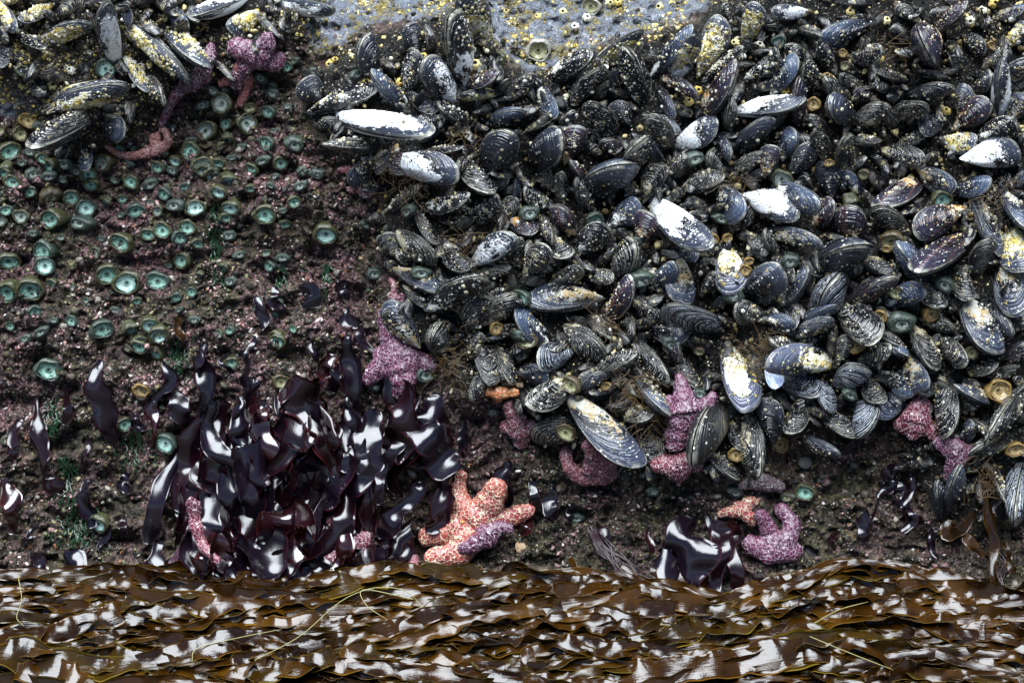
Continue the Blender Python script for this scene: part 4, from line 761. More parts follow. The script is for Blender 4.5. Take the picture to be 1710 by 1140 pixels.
for (ox, oy), s in ANEM.items():
    for e in s.split(';'):
        a = e.split(); x, y, r, k = ox + float(a[0]) * 10 / Z, oy + float(a[1]) * 10 / Z, float(a[2]) * 10 / Z, a[3]
        form, cm, dm, tilt = AK[k]
        nb = min(samp(M_BED, x, y), 1); lift = 0.010 * nb if k != 'g' else 0.0
        if k in 'acl' and nb > 0.5: lift = 0.022
        d = soft_relief(x, y, r * 0.8) + lift + (0.004 if r > 4 else 0.002)
        p = at(x, y, d); ax = R(tilt * random.uniform(0.4, 1.7)); az = R(random.gauss(0, 22))
        zdir = Vector((math.sin(az), -math.cos(ax), -math.sin(ax)))
        sq = random.uniform(0.68, 1.0) if form == 'o' else random.uniform(0.55, 0.8)
        q = zdir.normalized().to_track_quat('Z', 'Y').to_matrix().to_4x4()
        spin = Matrix.Rotation(random.uniform(-0.6, 0.6) + (math.pi if random.random() < .5 else 0), 4, 'Z')
        sc = r / 1000 * 1.16
        M = Matrix.Translation(p) @ q @ spin @ Matrix.Diagonal((sc, sc * sq, sc * random.uniform(0.75, 1.05), 1))
        i = random.randrange(4); t = empty('sea_anemone', M)
        if form == 'o' and k == 'o' and random.random() < .3: cm = 'green'
        link('column', AC[form][i], MC[cm], t); link('oral_disc', AD[form][i], MD[dm], t)
        anem_things.append((t, AWORD[k], x, y, 'large' if r > 16 else 'small' if r < 10 else '', k))

# ------------------------------------------------------------------ seaweed blades
def ribbon(P, Wd, Nm, w, fold=0.0, ruf=0.0, freq=3.0, ph=0.0, nx=9, name='blade', edge_wave=None, thick=0.0010):
    n = len(P); a = np.linspace(-1, 1, nx); u = np.linspace(0, 1, n)
    s = np.concatenate([[0], np.cumsum(np.linalg.norm(np.diff(P, axis=0), axis=1))])
    off = fold * (a[None] ** 2) * w[:, None] * 0.5
    ph2 = ph + 1.7
    wave = np.where(a[None] > 0, np.sin(s[:, None] * freq + ph), np.sin(s[:, None] * freq * 0.87 + ph2)) + 0.5 * np.where(a[None] > 0, np.sin(s[:, None] * freq * 1.9 + ph * 3), np.sin(s[:, None] * freq * 2.3 + ph2 * 2))
    off = off + ruf * w[:, None] * np.abs(a[None]) ** 1.6 * wave
    wj = w * (1 + 0.10 * np.sin(s * freq * 0.7 + ph)) 
    V = P[:, None] + Wd[:, None] * (a[None, :, None] * wj[:, None, None] * 0.5) + Nm[:, None] * off[..., None]
    # real thickness: a front and a back skin joined at the rim
    F = grid_faces(n, nx); gu = np.gradient(V, axis=0); gv = np.gradient(V, axis=1); nn = unit(np.cross(gu, gv))
    th = thick * np.sqrt(np.clip(1 - a ** 2, 0.03, 1))[None, :, None]
    V1 = (V + nn * th).reshape(-1, 3); V2 = (V - nn * th).reshape(-1, 3); k = n * nx
    ring = [i * nx for i in range(n)] + [(n - 1) * nx + j for j in range(1, nx)] + [i * nx + nx - 1 for i in range(n - 2, -1, -1)] + [j for j in range(nx - 2, 0, -1)]
    ring = np.array(ring); r2 = np.roll(ring, -1); side = np.stack([ring, r2, r2 + k, ring + k], -1)
    uv = np.stack([np.repeat(u, nx), np.tile((a + 1) / 2, n)], -1)
    return np.vstack([V1, V2]), np.vstack([F[:, ::-1], F + k, side]), np.vstack([uv, uv])
def frond(pts, w, lift0, bulge, matk, seed, name='dark_frond', nx=11, wp=None):
    """A blade hanging on the rock: pts (px,py) from its foot to its tip."""
    rr = random.Random(seed); L = sum(math.dist(a, b) for a, b in zip(pts, pts[1:])); n = max(16, int(L / 3.2))
    q = spline(pts, n); u = np.linspace(0, 1, n)
    q = q + np.stack([3.5 * np.sin(u * rr.uniform(4, 9) + rr.uniform(0, 6)), 0 * u], -1)
    wid = (wp(u) if wp else np.interp(u, [0, .12, .35, .7, .92, 1], [.30, .62, .95, 1, .72, .28])) * w / 1000
    wid = wid * (1 + 0.24 * np.sin(u * rr.uniform(5, 9) + rr.uniform(0, 6)) + 0.12 * np.sin(u * rr.uniform(14, 24)))
    d = np.array([soft_relief(x, y, 16) for x, y in q]); 
    for _ in range(10): d = np.convolve(np.pad(d, 3, mode='edge'), np.ones(7) / 7, 'valid')
    d = d + lift0 + bulge * np.sin(np.pi * np.clip(u * 0.85, 0, 1)) + 0.35 * bulge * np.sin(u * rr.uniform(5, 10) + rr.uniform(0, 6))
    P = np.array([at(x, y, dd) for (x, y), dd in zip(q, d)])
    T = unit(np.gradient(P, axis=0)); rot = rr.uniform(-0.6, 0.6) + rr.uniform(-1.4, 1.4) * (u - 0.3) + 0.32 * np.sin(u * rr.uniform(5, 10) + seed)
    B = unit(np.cross(T, np.array([0, -1., 0]))); Nn = unit(np.cross(B, T))
    B2 = B * np.cos(rot)[:, None] + Nn * np.sin(rot)[:, None]; N2 = unit(np.cross(B2, T))
    V, F, uv = ribbon(P, B2, N2, wid, rr.uniform(-0.55, 0.75), rr.uniform(0.05, 0.15), rr.uniform(40, 85), rr.uniform(0, 6), nx, thick=0.00035)
    V = V + 0.004 * np.stack([pn(V[:, 0] * 22 + seed, V[:, 2] * 22, 5), 1.7 * pn(V[:, 0] * 26, V[:, 2] * 19 + seed, 6) , 0 * V[:, 0]], -1)
    o = link(name, mesh_np(name, V, F, True, uv), matk)
    return o
frond_things = []   # (object, wording, px, py)
HAND = [ # points, breadth, lift, bulge, material, label
 ([(62,655),(68,705),(66,765),(76,800)], 26, .006, .012, 0, 'narrow wine-dark frond with a pale gleam, hanging by itself at the far side'),
 ([(84,795),(88,815),(104,810)], 30, .008, .010, 0, 'short flared frond at the foot of the lone narrow frond'),
 ([(168,600),(164,640),(176,690),(190,752)], 36, .006, .016, 1, 'twisted near-black frond hanging alone on pink turf beside a green anemone'),
 ([(342,572),(346,610),(345,660),(340,702)], 34, .010, .018, 1, 'long black frond hanging straight down into the top of the mass'),
 ([(330,585),(326,605),(330,628)], 32, .018, .010, 1, 'small cupped black frond lobe beside the long straight frond'),
 ([(252,660),(254,700),(250,748)], 20, .005, .008, 2, 'thin reddish frond between two green anemones'),
 ([(285,650),(300,680),(318,712)], 34, .010, .014, 1, 'black frond leaning in from the side above the mass'),
 ([(415,600),(415,640),(405,668)], 24, .008, .010, 1, 'small dark frond above the mass near the pink turf'),
 ([(436,495),(430,520),(436,552)], 24, .006, .010, 1, 'pale-gleaming frond scrap hanging highest on the pink rock'),
 ([(462,480),(456,500),(466,518)], 30, .008, .010, 1, 'small folded frond scrap beside the highest frond scrap'),
 ([(500,475),(518,488),(508,512)], 26, .008, .010, 1, 'curled frond scrap with a notched tip on the pink rock'),
 ([(578,515),(582,535),(604,540)], 22, .007, .010, 1, 'small forked frond scrap beside a grey shell'),
 ([(588,560),(586,600),(594,650),(600,690)], 34, .012, .016, 1, 'tall black frond hanging beside the big purple sea star'),
 ([(566,600),(558,630),(552,655)], 24, .014, .014, 1, 'small pointed frond with a bright edge beside the tall black frond'),
 ([(548,590),(545,612),(560,618)], 28, .008, .012, 2, 'small red-brown frond scrap above the mass'),
 ([(470,645),(500,660),(530,705),(552,752)], 60, .022, .024, 0, 'broad wine-dark frond arching at the top of the mass'),
 ([(640,655),(668,662),(672,720),(655,770)], 62, .024, .028, 0, 'broad arched frond with a shining crown near the big purple star'),
 ([(706,668),(722,690),(722,735),(708,782)], 54, .018, .024, 1, 'large black frond at the outer shoulder of the mass'),
 ([(735,690),(748,760),(742,812)], 30, .008, .014, 0, 'dark frond on the outer edge of the mass, pointed at its tip'),
 ([(845,768),(850,800),(846,846)], 34, .008, .014, 1, 'lone black frond hanging beside the raised arm of the orange star'),
 ([(920,808),(922,840),(928,872)], 26, .006, .010, 1, 'lone slate-dark frond on the rock below the round pink star'),
 ([(148,800),(146,840),(150,882)], 28, .006, .012, 1, 'pale-gleaming frond hanging alone above the kelp beside green weed'),
 ([(14,795),(18,840),(22,892)], 30, .006, .012, 2, 'reddish frond at the edge of the rock, curled at its foot'),
 ([(50,925),(62,945),(50,960)], 34, .010, .008, 1, 'small dark frond half under the kelp near the rock edge'),
 ([(105,925),(120,940),(135,955)], 36, .012, .008, 1, 'small star-shaped dark frond at the kelp line'),
 ([(1152,862),(1146,900),(1140,985)], 78, .018, .022, 1, 'broad black frond hanging over the kelp, below the crimson star'),
 ([(1120,900),(1112,945),(1118,985)], 36, .012, .014, 1, 'narrow dark frond tucked behind the broad black one'),
 ([(1208,868),(1204,920),(1180,995)], 40, .026, .018, 0, 'long frond with one bright white edge beside the broad black one'),
 ([(1222,880),(1226,930),(1232,985)], 30, .018, .016, 0, 'narrow wine frond hanging under the lower orange-pink star'),
 ([(1218,870),(1222,885),(1228,905)], 24, .016, .010, 2, 'short red frond lobe under the lower orange-pink star'),
 ([(1012,955),(1000,975),(984,986)], 30, .012, .010, 0, 'small lilac-gleaming frond at the kelp line beside dark strands'),
 ([(1045,950),(1042,975),(1040,990)], 22, .012, .010, 2, 'small red frond behind the dark strands'),
 ([(1496,778),(1490,800),(1500,822)], 30, .006, .012, 1, 'black frond tuft hanging below the wine-purple star'),
 ([(1506,800),(1504,835),(1508,885)], 22, .006, .012, 1, 'thin black frond hanging lowest below the wine-purple star'),
 ([(1444,850),(1444,880),(1438,905)], 22, .006, .010, 1, 'small lone dark frond on bare rock beside the black tuft'),
 ([(268,905),(256,945),(244,975)], 36, .012, .014, 1, 'grey-gleaming frond at the bottom of the mass beside the red feathery weed'),
 ([(690,860),(668,900),(640,945)], 34, .03, .014, 0, 'pale-gleaming frond hanging over the sea star tips at the foot of the mass'),
 ([(662,850),(660,900),(668,950)], 46, .026, .016, 0, 'wine frond split into two points at the foot of the mass'),
 ([(610,870),(622,910),(610,955)], 26, .03, .014, 0, 'narrow wine frond across the dark red star'),
 ([(745,800),(738,850),(712,890)], 40, .034, .014, 0, 'frond with a pale fold lying against the large orange star'),
 ([(500,870),(530,915),(545,970)], 30, .02, .012, 1, 'narrow black frond trailing to the kelp under the dark red star'),
]
for i, (pts, w, lf, bu, mk, lab) in enumerate(HAND):
    o = frond(pts, w, lf, bu, M_FROND[mk], 100 + i); tag(o, lab, 'seaweed', 'dark seaweed fronds hanging on the rock')
MASS = [(330,690),(440,630),(560,650),(625,650),(735,690),(762,800),(735,930),(560,955),(380,960),(240,935),(212,850),(300,770)]
def inside(p, poly):
    x, y = p; c = False
    for (x1, y1), (x2, y2) in zip(poly, poly[1:] + poly[:1]):
        if (y1 > y) != (y2 > y) and x < (x2 - x1) * (y - y1) / (y2 - y1) + x1: c = not c
    return c
rr = random.Random(21); k = 0; rows = 9
for row in range(rows):
    y = 636 + row * 33
    for cx in range(215, 765, 38):
        x = cx + rr.uniform(-15, 15) + (row % 2) * 18; yy = y + rr.uniform(-14, 14)
        L = rr.uniform(90, 230); ex = x + rr.choice((-1, -1, 1)) * rr.uniform(5, 75); ey = min(yy + L, 968)
        if not inside((x, yy + 12), MASS) or not inside((ex, ey - 18), MASS) or ey - yy < 45: continue
        if 715 < ex and ey > 830 or rr.random() < 0.08: continue
        mx = (x + ex) / 2 + rr.uniform(-24, 24)
        big = rr.random(); w = rr.uniform(18, 34) if big < .45 else rr.uniform(38, 78)
        mk = rr.choices([0, 1, 2], [4, 6, 1])[0]
        o = frond([(x, yy), (mx, (yy + ey) / 2), (ex, ey)], w, rr.uniform(0.004, 0.030) + 0.012 * (row / rows), rr.uniform(0.010, 0.030), M_FROND[mk], 300 + k)
        frond_things.append((o, ['wine-dark', 'blue-black', 'red-tinged'][mk] + (' broad' if w > 36 else ' narrow' if w < 26 else '') + ' frond in the mass', (x + ex) / 2, (yy + ey) / 2)); k += 1

rs = random.Random(91)
def scrap(x, y, why):
    global k
    L = rs.uniform(28, 70); mk = rs.choices([0, 1, 2], [3, 6, 1])[0]; ex = x + rs.uniform(-18, 18)
    o = frond([(x, y), (x + rs.uniform(-12, 12), y + L * .5), (ex, y + L)], rs.uniform(9, 22), rs.uniform(.004, .014) if why == 'on the bare rock' else rs.uniform(.02, .045), rs.uniform(.006, .016), M_FROND[mk], 1500 + k, nx=9)
    frond_things.append((o, ['wine-dark', 'blue-black', 'red-tinged'][mk] + ' frond scrap ' + why, (x + ex) / 2, y + L / 2)); k += 1
KEEP = k + 24
for _ in range(400):
    x, y = rs.uniform(225, 755), rs.uniform(620, 900)
    if inside((x, y), MASS) and not (600 < x < 680 and y > 860) and k < KEEP: scrap(x, y, 'in the mass')
for x, y in [(30,700),(112,640),(140,720),(205,790),(228,690),(20,740),(60,880),(180,870),(210,860),(275,600),(380,590),(425,560),(520,560),(610,540),(575,470),(540,620),(890,800),(960,845),(1000,870),(1085,880),(1180,845),(1480,785),(1520,790),(1515,840),(1462,830),(1560,880),(1400,880),(1330,860),(1240,960),(880,860),(700,660),(770,700)]:
    scrap(x, y, 'on the bare rock')

# ------------------------------------------------------------------ the kelp bed
def kelp_top(x): return float(np.interp(x, [-100, 0, 150, 300, 450, 600, 700, 850, 950, 1060, 1200, 1260, 1330, 1450, 1600, 1720, 1900], [945, 948, 956, 975, 970, 962, 948, 942, 962, 990, 1002, 990, 960, 952, 966, 988, 992])) + (11 * math.sin(x / 61.0) + 7 * math.sin(x / 23.0 + 1)) * (0.15 if 660 < x < 880 or 1220 < x < 1350 else 1) + (10 if 680 < x < 880 else 6 if 1230 < x < 1350 else 0)
def kelp_blade(pts, w, h, seed, tilt=0.0, ruf=0.16, name=None, mat=None, raw=False, curl=0.0):
    r = random.Random(seed); L = sum(math.dist(a, b) for a, b in zip(pts, pts[1:])); n = max(20, int(L / 5.0))
    q = spline(pts, n); u = np.linspace(0, 1, n); q[:, 1] += r.uniform(4, 12) * np.sin(u * r.uniform(3, 9) + r.uniform(0, 6))
    hh = h + 0.006 * np.sin(u * L / 1000 * r.uniform(35, 80) + r.uniform(0, 6)) + 0.006 * np.sin(u * r.uniform(4, 9) + r.uniform(0, 6))
    P = np.array([bedpoint(x, y, g) for (x, y), g in zip(q, hh)])
    T = unit(np.gradient(P, axis=0)); N0 = np.array(KN); B = unit(np.cross(T, N0)); N1 = unit(np.cross(B, T))
    rot = tilt + 0.35 * np.sin(u * r.uniform(3, 9) + r.uniform(0, 6)) + curl * u
    B2 = B * np.cos(rot)[:, None] + N1 * np.sin(rot)[:, None]; N2 = unit(np.cross(B2, T))
    wid = np.interp(u, [0, .06, .25, .75, .95, 1], [.25, .65, 1, 1, .6, .15]) * w / 1000 * (1 + 0.12 * np.sin(u * r.uniform(5, 12)))
    V, F, uv = ribbon(P, B2, N2, wid, r.uniform(-0.35, 0.35), ruf, r.uniform(75, 135), r.uniform(0, 6), 11, thick=0.0007)
    if raw: return V, F, uv
    me = mesh_np('brown_kelp', V, F, True, uv); return link('brown_kelp', me, mat)
kelp_things = []
rr = random.Random(33)
def run(x, y0, L, lean):
    """A course along the bed that follows the comb of the weed."""
    s = 0.0
    pts = []
    for t in np.linspace(0, 1, 5):
        X = x + L * t; sl = np.interp(X, [0, 500, 900, 1150, 1350, 1700], [0.00, -0.05, 0.03, -0.10, 0.0, 0.20]) + lean
        pts.append((X, max(y0 + s, kelp_top(X) + 3))); s += sl * L / 4
    return pts
Vs, Fs, Us, off = [], [], [], 0
for i in range(230):                                   # the mass below, seen only between the blades on top
    x = rr.uniform(-250, 1650); L = rr.uniform(200, 420); t = rr.random() ; y = kelp_top(x + L / 2) + 10 + t * (1175 - kelp_top(x + L / 2))
    V, F, uv = kelp_blade(run(x, y, L, rr.uniform(-.10, .10)), rr.uniform(24, 44), rr.uniform(-0.012, 0.004), 5000 + i, rr.uniform(-.3, .6), rr.uniform(.1, .22), raw=True)
    Vs.append(V); Fs.append(F + off); Us.append(uv); off += len(V)
tag(link('kelp_bed', mesh_np('kelp_bed', np.vstack(Vs), np.vstack(Fs), True, np.vstack(Us)), M_KELP[0]), 'dense underlayer of brown kelp at the foot of the rock', 'kelp bed', kind='stuff')
k = 0
for row in range(26):
    for c in range(11):
        x = -260 + c * 180 + rr.uniform(-80, 80) + (row % 3) * 60; L = rr.choice((1, 1.2, 1.5)) * rr.uniform(220, 380)
        xm = x + L / 2; top = kelp_top(xm); y = top + 5 + row / 25 * (1150 - top) + rr.uniform(-12, 12)
        if xm < -40 or xm > 1750: continue
        w = rr.choice([12, 16, 20, 24, 28, 34, 42]) * rr.uniform(0.85, 1.1); mk = rr.choices([0, 1, 2], [5, 3, 2])[0]
        tilt = rr.gauss(0.05, 0.36)
        rf = rr.uniform(.10, .26)
        if rr.random() < 0.10: w, L, rf = rr.uniform(46, 66), rr.uniform(280, 480), 0.05
        o = kelp_blade(run(x, y, L, rr.gauss(0, .16)), w, (0.003 + 0.026 * rr.random()) * (0.3 + 0.7 * row / 25), 7000 + k, tilt, rf, mat=M_KELP[mk], curl=rr.gauss(0, .7))
        kelp_things.append((o, ['dark brown', 'amber-brown', 'olive-brown'][mk] + (' broad' if w > 34 else ' narrow' if w < 20 else '') + ' ruffled kelp blade', xm, y + 4)); k += 1
for i in range(16):                                    # loose ends lapping up onto the rock
    x = 40 + i * 108 + rr.uniform(-35, 35); y = kelp_top(x) + 14; sg = rr.choice((-1, 1)); a, b = rr.uniform(40, 85), rr.uniform(12, 34)
    if 690 < x < 860 or 1225 < x < 1345: continue
    mk = rr.choice((0, 0, 1, 2))
    o = frond([(x, y), (x + sg * a * .5, y - b * 1.1), (x + sg * a, y - b), (x + sg * a * 1.25, y - b * 0.3)], rr.uniform(14, 26), .012, .012, M_KELP[mk], 9300 + i, 'brown_kelp', 9)
    kelp_things.append((o, ['dark brown', 'amber-brown', 'olive-brown'][mk] + ' loose kelp end lapping onto rock', x + sg * a * .6, y - b))
# single blades that stand out at the edge of the bed
def wall_blade(pts, w, lift, mat, lab, seed):
    o = frond(pts, w, lift, 0.012, mat, seed, 'brown_kelp', 9); tag(o, lab, 'kelp', 'kelp blades at the foot of the rock')
wall_blade([(1628,852),(1612,880),(1588,888),(1574,868)], 26, .03, M_KELP[0], 'hooked brown kelp blade curling below the lowest black mussels', 901)
wall_blade([(1648,800),(1650,860),(1660,930),(1668,985)], 16, .03, M_KELP[0], 'long thin brown kelp blade hanging straight from the mussels', 902)
wall_blade([(1612,892),(1628,915),(1638,930)], 20, .03, M_KELP[1], 'pale spindle-shaped kelp blade on a bent stem', 903)
wall_blade([(1676,900),(1686,930),(1694,955)], 14, .024, M_KELP[0], 'thin kelp blade hanging beside the pink coralline patch', 904)
wall_blade([(860,950),(895,958),(945,985)], 30, .03, M_KELP[1], 'pale-topped kelp blade climbing the foot of the bare rock', 905)
wall_blade([(1036,945),(1050,970),(1068,995)], 26, .03, M_KELP[1], 'pale leaf-shaped kelp blade hanging beside the dark strands', 906)
wall_blade([(1085,948),(1096,970),(1108,990)], 18, .028, M_KELP[0], 'small brown kelp blade between the dark strands and the broad black frond', 907)
wall_blade([(955,928),(956,950),(962,975)], 12, .012, M_KELP[1], 'narrow brown kelp blade standing alone on bare rock', 908)
wall_blade([(298,528),(296,548),(304,568)], 14, .008, M_KELP[1], 'small amber weed blade hanging beside mint-green anemones', 909)

# ------------------------------------------------------------------ stems, strands, threads
def tubes(lines, rad, seg=5):
    Vs, Fs, off = [], [], 0
    for P in lines:
        n = len(P); T = unit(np.gradient(P, axis=0)); a = unit(np.cross(T, np.array([0.13, 0.2, 1.0]))); b = np.cross(T, a)
        th = np.linspace(0, 2 * np.pi, seg, endpoint=False); r = rad * np.interp(np.linspace(0, 1, n), [0, .8, 1], [1, .9, .35])
        V = P[:, None] + (a[:, None] * np.cos(th)[None, :, None] + b[:, None] * np.sin(th)[None, :, None]) * r[:, None, None]
        Vs.append(V.reshape(-1, 3)); Fs.append(grid_faces(n, seg, True) + off); off += n * seg
    return np.vstack(Vs), np.vstack(Fs)
def tube_obj(name, lines, rad, mat):
    V, F = tubes(lines, rad); return link(name, mesh_np(name, V, F), mat)
def bedline(pts, h, n=40): return np.array([bedpoint(x, y, h) for x, y in spline(pts, n)])
def rockline(pts, lift, n=24):
    q = spline(pts, n); d = np.array([soft_relief(x, y, 8) for x, y in q])
    for _ in range(3): d = np.convolve(np.pad(d, 2, mode='edge'), np.ones(5) / 5, 'valid')
    return np.array([at(x, y, a + (lift(i / (n - 1)) if callable(lift) else lift)) for i, ((x, y), a) in enumerate(zip(q, d))])
for pts, lab in [([(425,1102),(500,1062),(560,1010),(600,988),(640,980),(680,988),(712,1020)], 'long yellow-green stem arching over the kelp below the dark red star'),
                 ([(690,1000),(608,984),(612,1010),(650,1036)], 'thin looped yellow-green stem crossing the long arching one'),
                 ([(1352,1062),(1420,1090),(1492,1118)], 'straight pale stem lying across the kelp under the lilac star'),
                 ([(1360,1040),(1400,1018),(1450,1004)], 'short curved green stem on the kelp above the straight pale one'),
                 ([(320,1105),(330,1082),(400,1064),(470,1050)], 'bent thin stem in the kelp below the red feathery weed'),
                 ([(30,960),(36,1000),(28,1030),(40,1045)], 'bent brown stem standing at the edge of the kelp')]:
    tag(tube_obj('kelp_stem', [bedline(pts, 0.034)], 0.0008, M_STIPE), lab, 'stem', 'kelp stems')
rr = random.Random(8)
L1 = [rockline([(985 + rr.uniform(-5, 8), 880 + rr.uniform(-4, 6)), (1005 + rr.uniform(-8, 14), 915 + rr.uniform(-10, 8)), (1040 + rr.uniform(-14, 22), 950 + rr.uniform(-14, 12)), (1075 + rr.uniform(-20, 34), 988 + rr.uniform(-20, 12))], lambda u: 0.012 + 0.035 * u) for _ in range(20)]
tag(tube_obj('strand_tuft', L1, 0.0011, M_STRAND), 'tuft of thin dark shiny strands trailing down to the kelp on bare rock', 'seaweed tuft')
L2 = [rockline([(1648 + rr.uniform(-12, 12), 905 + rr.uniform(-10, 10)), (1662 + rr.uniform(-20, 20), 940), (1662 + rr.uniform(-14, 16), 982)], 0.02) for _ in range(7)]
tag(tube_obj('strand_tuft', L2, 0.0013, M_STRAND), 'sparse tuft of thin violet-grey strands below the lowest black mussels', 'seaweed tuft')
L3 = [rockline([(300 + rr.uniform(-6, 6), 920 + rr.uniform(-4, 4)), (300 + rr.uniform(-20, 22), 945), (302 + rr.uniform(-34, 34), 976 + rr.uniform(-8, 6))], 0.014, 14) for _ in range(60)]
tag(tube_obj('feathery_weed', L3, 0.0009, M_FEATHER), 'red-brown feathery weed tuft at the kelp line under the dark fronds', 'seaweed tuft')
def green(x, y, h, n, lab, sp=8):
    Ls = []
    for _ in range(int(n * 1.8)):
        a = x + rr.gauss(0, sp); b = y + rr.uniform(-0.5, 0.5) * h; l = rr.uniform(9, 24)
        Ls.append(rockline([(a, b), (a + rr.uniform(-6, 6), b + l / 2), (a + rr.uniform(-9, 9), b + l)], 0.005, 9))
    tag(tube_obj('green_weed', Ls, 0.0017, M_GRASS), lab, 'seaweed tuft', 'green weed on the rock')
green(358, 400, 130, 26, 'trickle of stringy green weed hanging below a row of anemones', 5)
green(466, 450, 60, 14, 'short green weed tuft above the highest frond scraps', 6)
green(296, 585, 60, 22, 'loose green weed tuft beside two drooping anemones', 11)
green(86, 690, 60, 18, 'green weed tuft wrapped around the lone narrow frond', 9)
green(130, 860, 90, 40, 'bushy bright-green weed above the kelp near a mint-green anemone', 16)
green(225, 745, 60, 22, 'green weed tuft beside the twisted near-black frond', 16)
green(545, 460, 50, 10, 'green weed wisp beside the bed, below a bright drooping anemone', 5)
green(110, 790, 60, 18, 'green weed wisp beside the short flared frond', 10)
def threads(x, y, rx, ry, n, lab, down=0.5):
    Ls = []
    for _ in range(n):
        a, b = x + rr.gauss(0, rx), y + rr.gauss(0, ry); an = rr.gauss(1.3, 0.9); l = rr.uniform(14, 52)
        Ls.append(rockline([(a, b), (a + l / 3 * math.cos(an) + rr.uniform(-9, 9), b + l / 3 * math.sin(an) + rr.uniform(-5, 5)), (a + l * .66 * math.cos(an) + rr.uniform(-10, 10), b + l * .66 * math.sin(an) + rr.uniform(-6, 6)), (a + l * math.cos(an), b + l * math.sin(an))], 0.036 + rr.uniform(0, .022), 9))
    tag(tube_obj('beard_threads', Ls, 0.00042, M_THREAD), lab, 'beard threads', 'golden threads between the mussels')
for x, y, rx, ry, n, lab in [(1060,645,18,18,70,'golden mussel threads hanging beside the tall purple star'), (1085,690,12,24,50,'golden threads trailing beside the huge mottled mussel'), (690,300,16,16,36,'golden threads below the long white-backed mussel'),
    (745,600,14,22,50,'golden threads beside the big purple star'), (1240,590,16,18,50,'golden threads beside the thick yellow-white mussel'), (1270,570,12,14,34,'golden threads above the open empty shell'), (775,225,20,10,16,'golden threads above the ringed mussel at the left of the bed'),
    (1645,790,14,22,46,'golden threads above the hooked brown kelp blade'), (760,400,16,12,30,'golden threads between striped shells by the bed edge'), (1235,300,16,12,26,'golden threads above the white and pale-blue mussel'),
    (1480,75,8,14,22,'golden threads in a gap near the wide blue mussel'), (1660,325,16,10,24,'golden threads under the yellow-crusted blue mussel'), (1000,530,16,12,26,'golden threads near the long grey-topped mussel'), (640,270,12,10,20,'golden threads beside the small pale pink star')]:
    threads(x, y, rx, ry, int(n * 0.9), lab)

# ------------------------------------------------------------------ small single things
def empty_shell():
    p = on(1287, 622, 0.055); sh, mp, mn = FORMS[0]; t = NT('nacre'); c = t.coord(); n = t.noise(c, 3, 3)
    m = t.p(Base_Color=t.mix(t.step(n, 0.42, 0.62), (0.66, 0.70, 0.78), (0.30, 0.38, 0.58)), Roughness=0.16)
    M = Matrix.Translation(p) @ Matrix.Rotation(R(72), 4, 'Y') @ Matrix.Rotation(R(96), 4, 'X') @ Matrix.Translation((-0.028, 0, 0))
    r = empty('empty_shell', M); o = link('shell_valve', mn, m, r); o.matrix_basis = Matrix.Diagonal((0.056, 0.03, 0.016, 1))
    tag(r, 'open empty shell showing its pale blue-white lining beside the yellow mussel', 'shell')
empty_shell()
def limpet_mesh():
    th = np.linspace(0, 2 * np.pi, 32, endpoint=False); rows = [(1, 0), (0.97, 0.06), (0.7, 0.25), (0.4, 0.42), (0.15, 0.52), (0.01, 0.54)]
    V = np.array([[q * (1 + .04 * math.cos(12 * a)) * math.cos(a) * 1.15 + (1 - q) * .2, q * (1 + .04 * math.cos(12 * a)) * math.sin(a), h] for q, h in rows for a in th]); return mesh_np('limpet', V, grid_faces(6, 32, True))
LM = limpet_mesh(); M_LIMP = mat_barnacle('limpet_grey', (0.20, 0.19, 0.18), (0.07, 0.065, 0.06)); M_TAN = mat_barnacle('snail_tan', (0.48, 0.34, 0.20), (0.26, 0.15, 0.08)); M_PINKL = mat_barnacle('limpet_pink', (0.22, 0.12, 0.11), (0.10, 0.055, 0.05))
for x, y, r, m, lab in [(1374,800,8,M_LIMP,'dark oval limpet on pink crust below the mussels'), (1345,772,10,M_LIMP,'grey-brown limpet just below the brown flat mussel'), 
    (875,912,13,M_TAN,'tan limpet on the lower rock beside the lilac star'), (1350,922,12,M_LIMP,'round black limpet touching the lilac-netted star'), (1528,768,11,M_PINKL,'rose-pink rounded limpet below the wine-purple star'), (236,655,11,M_TAN,'brown limpet above a reddish thin frond'),
    (640,160,7,M_LIMP,'small dark limpet between the first shells of the bed'), (868,640,7,M_TAN,'tan limpet on the rim of the bed above the orange star')]:
    o = link('limpet', LM, m); q = Vector((0, -1, 0.1)).to_track_quat('Z', 'Y').to_matrix().to_4x4(); s = r / 1000
    o.matrix_basis = Matrix.Translation(on(x, y, 0.001)) @ q @ Matrix.Rotation(random.uniform(0, 6), 4, 'Z') @ Matrix.Diagonal((s, s, s * 0.6, 1)); tag(o, lab, 'limpet', 'limpets')
def snail():
    n, seg = 60, 14; u = np.linspace(0, 1, n); th = u * 2 * np.pi * 3.2; rad = 0.0105 * (1 - u) ** 0.9 + 0.0004
    P = np.stack([0.55 * rad * np.cos(th), 0.55 * rad * np.sin(th), 0.020 * u], -1); T = unit(np.gradient(P, axis=0)); r = rad * 0.62
    N = unit(np.stack([np.cos(th), np.sin(th), 0 * th], -1)); V = tube_rings(P, N, r, r, seg)
    o = link('whelk', mesh_np('whelk', V, grid_faces(n, seg, True)), M_TAN); o.matrix_basis = Matrix.Translation(on(272, 428, 0.006)) @ Matrix.Rotation(R(-60), 4, 'X') @ Matrix.Rotation(R(40), 4, 'Y')
    tag(o, 'pointed tan whelk shell on pink turf between green anemones', 'whelk')
snail()
bar_things = []
rr = random.Random(4)
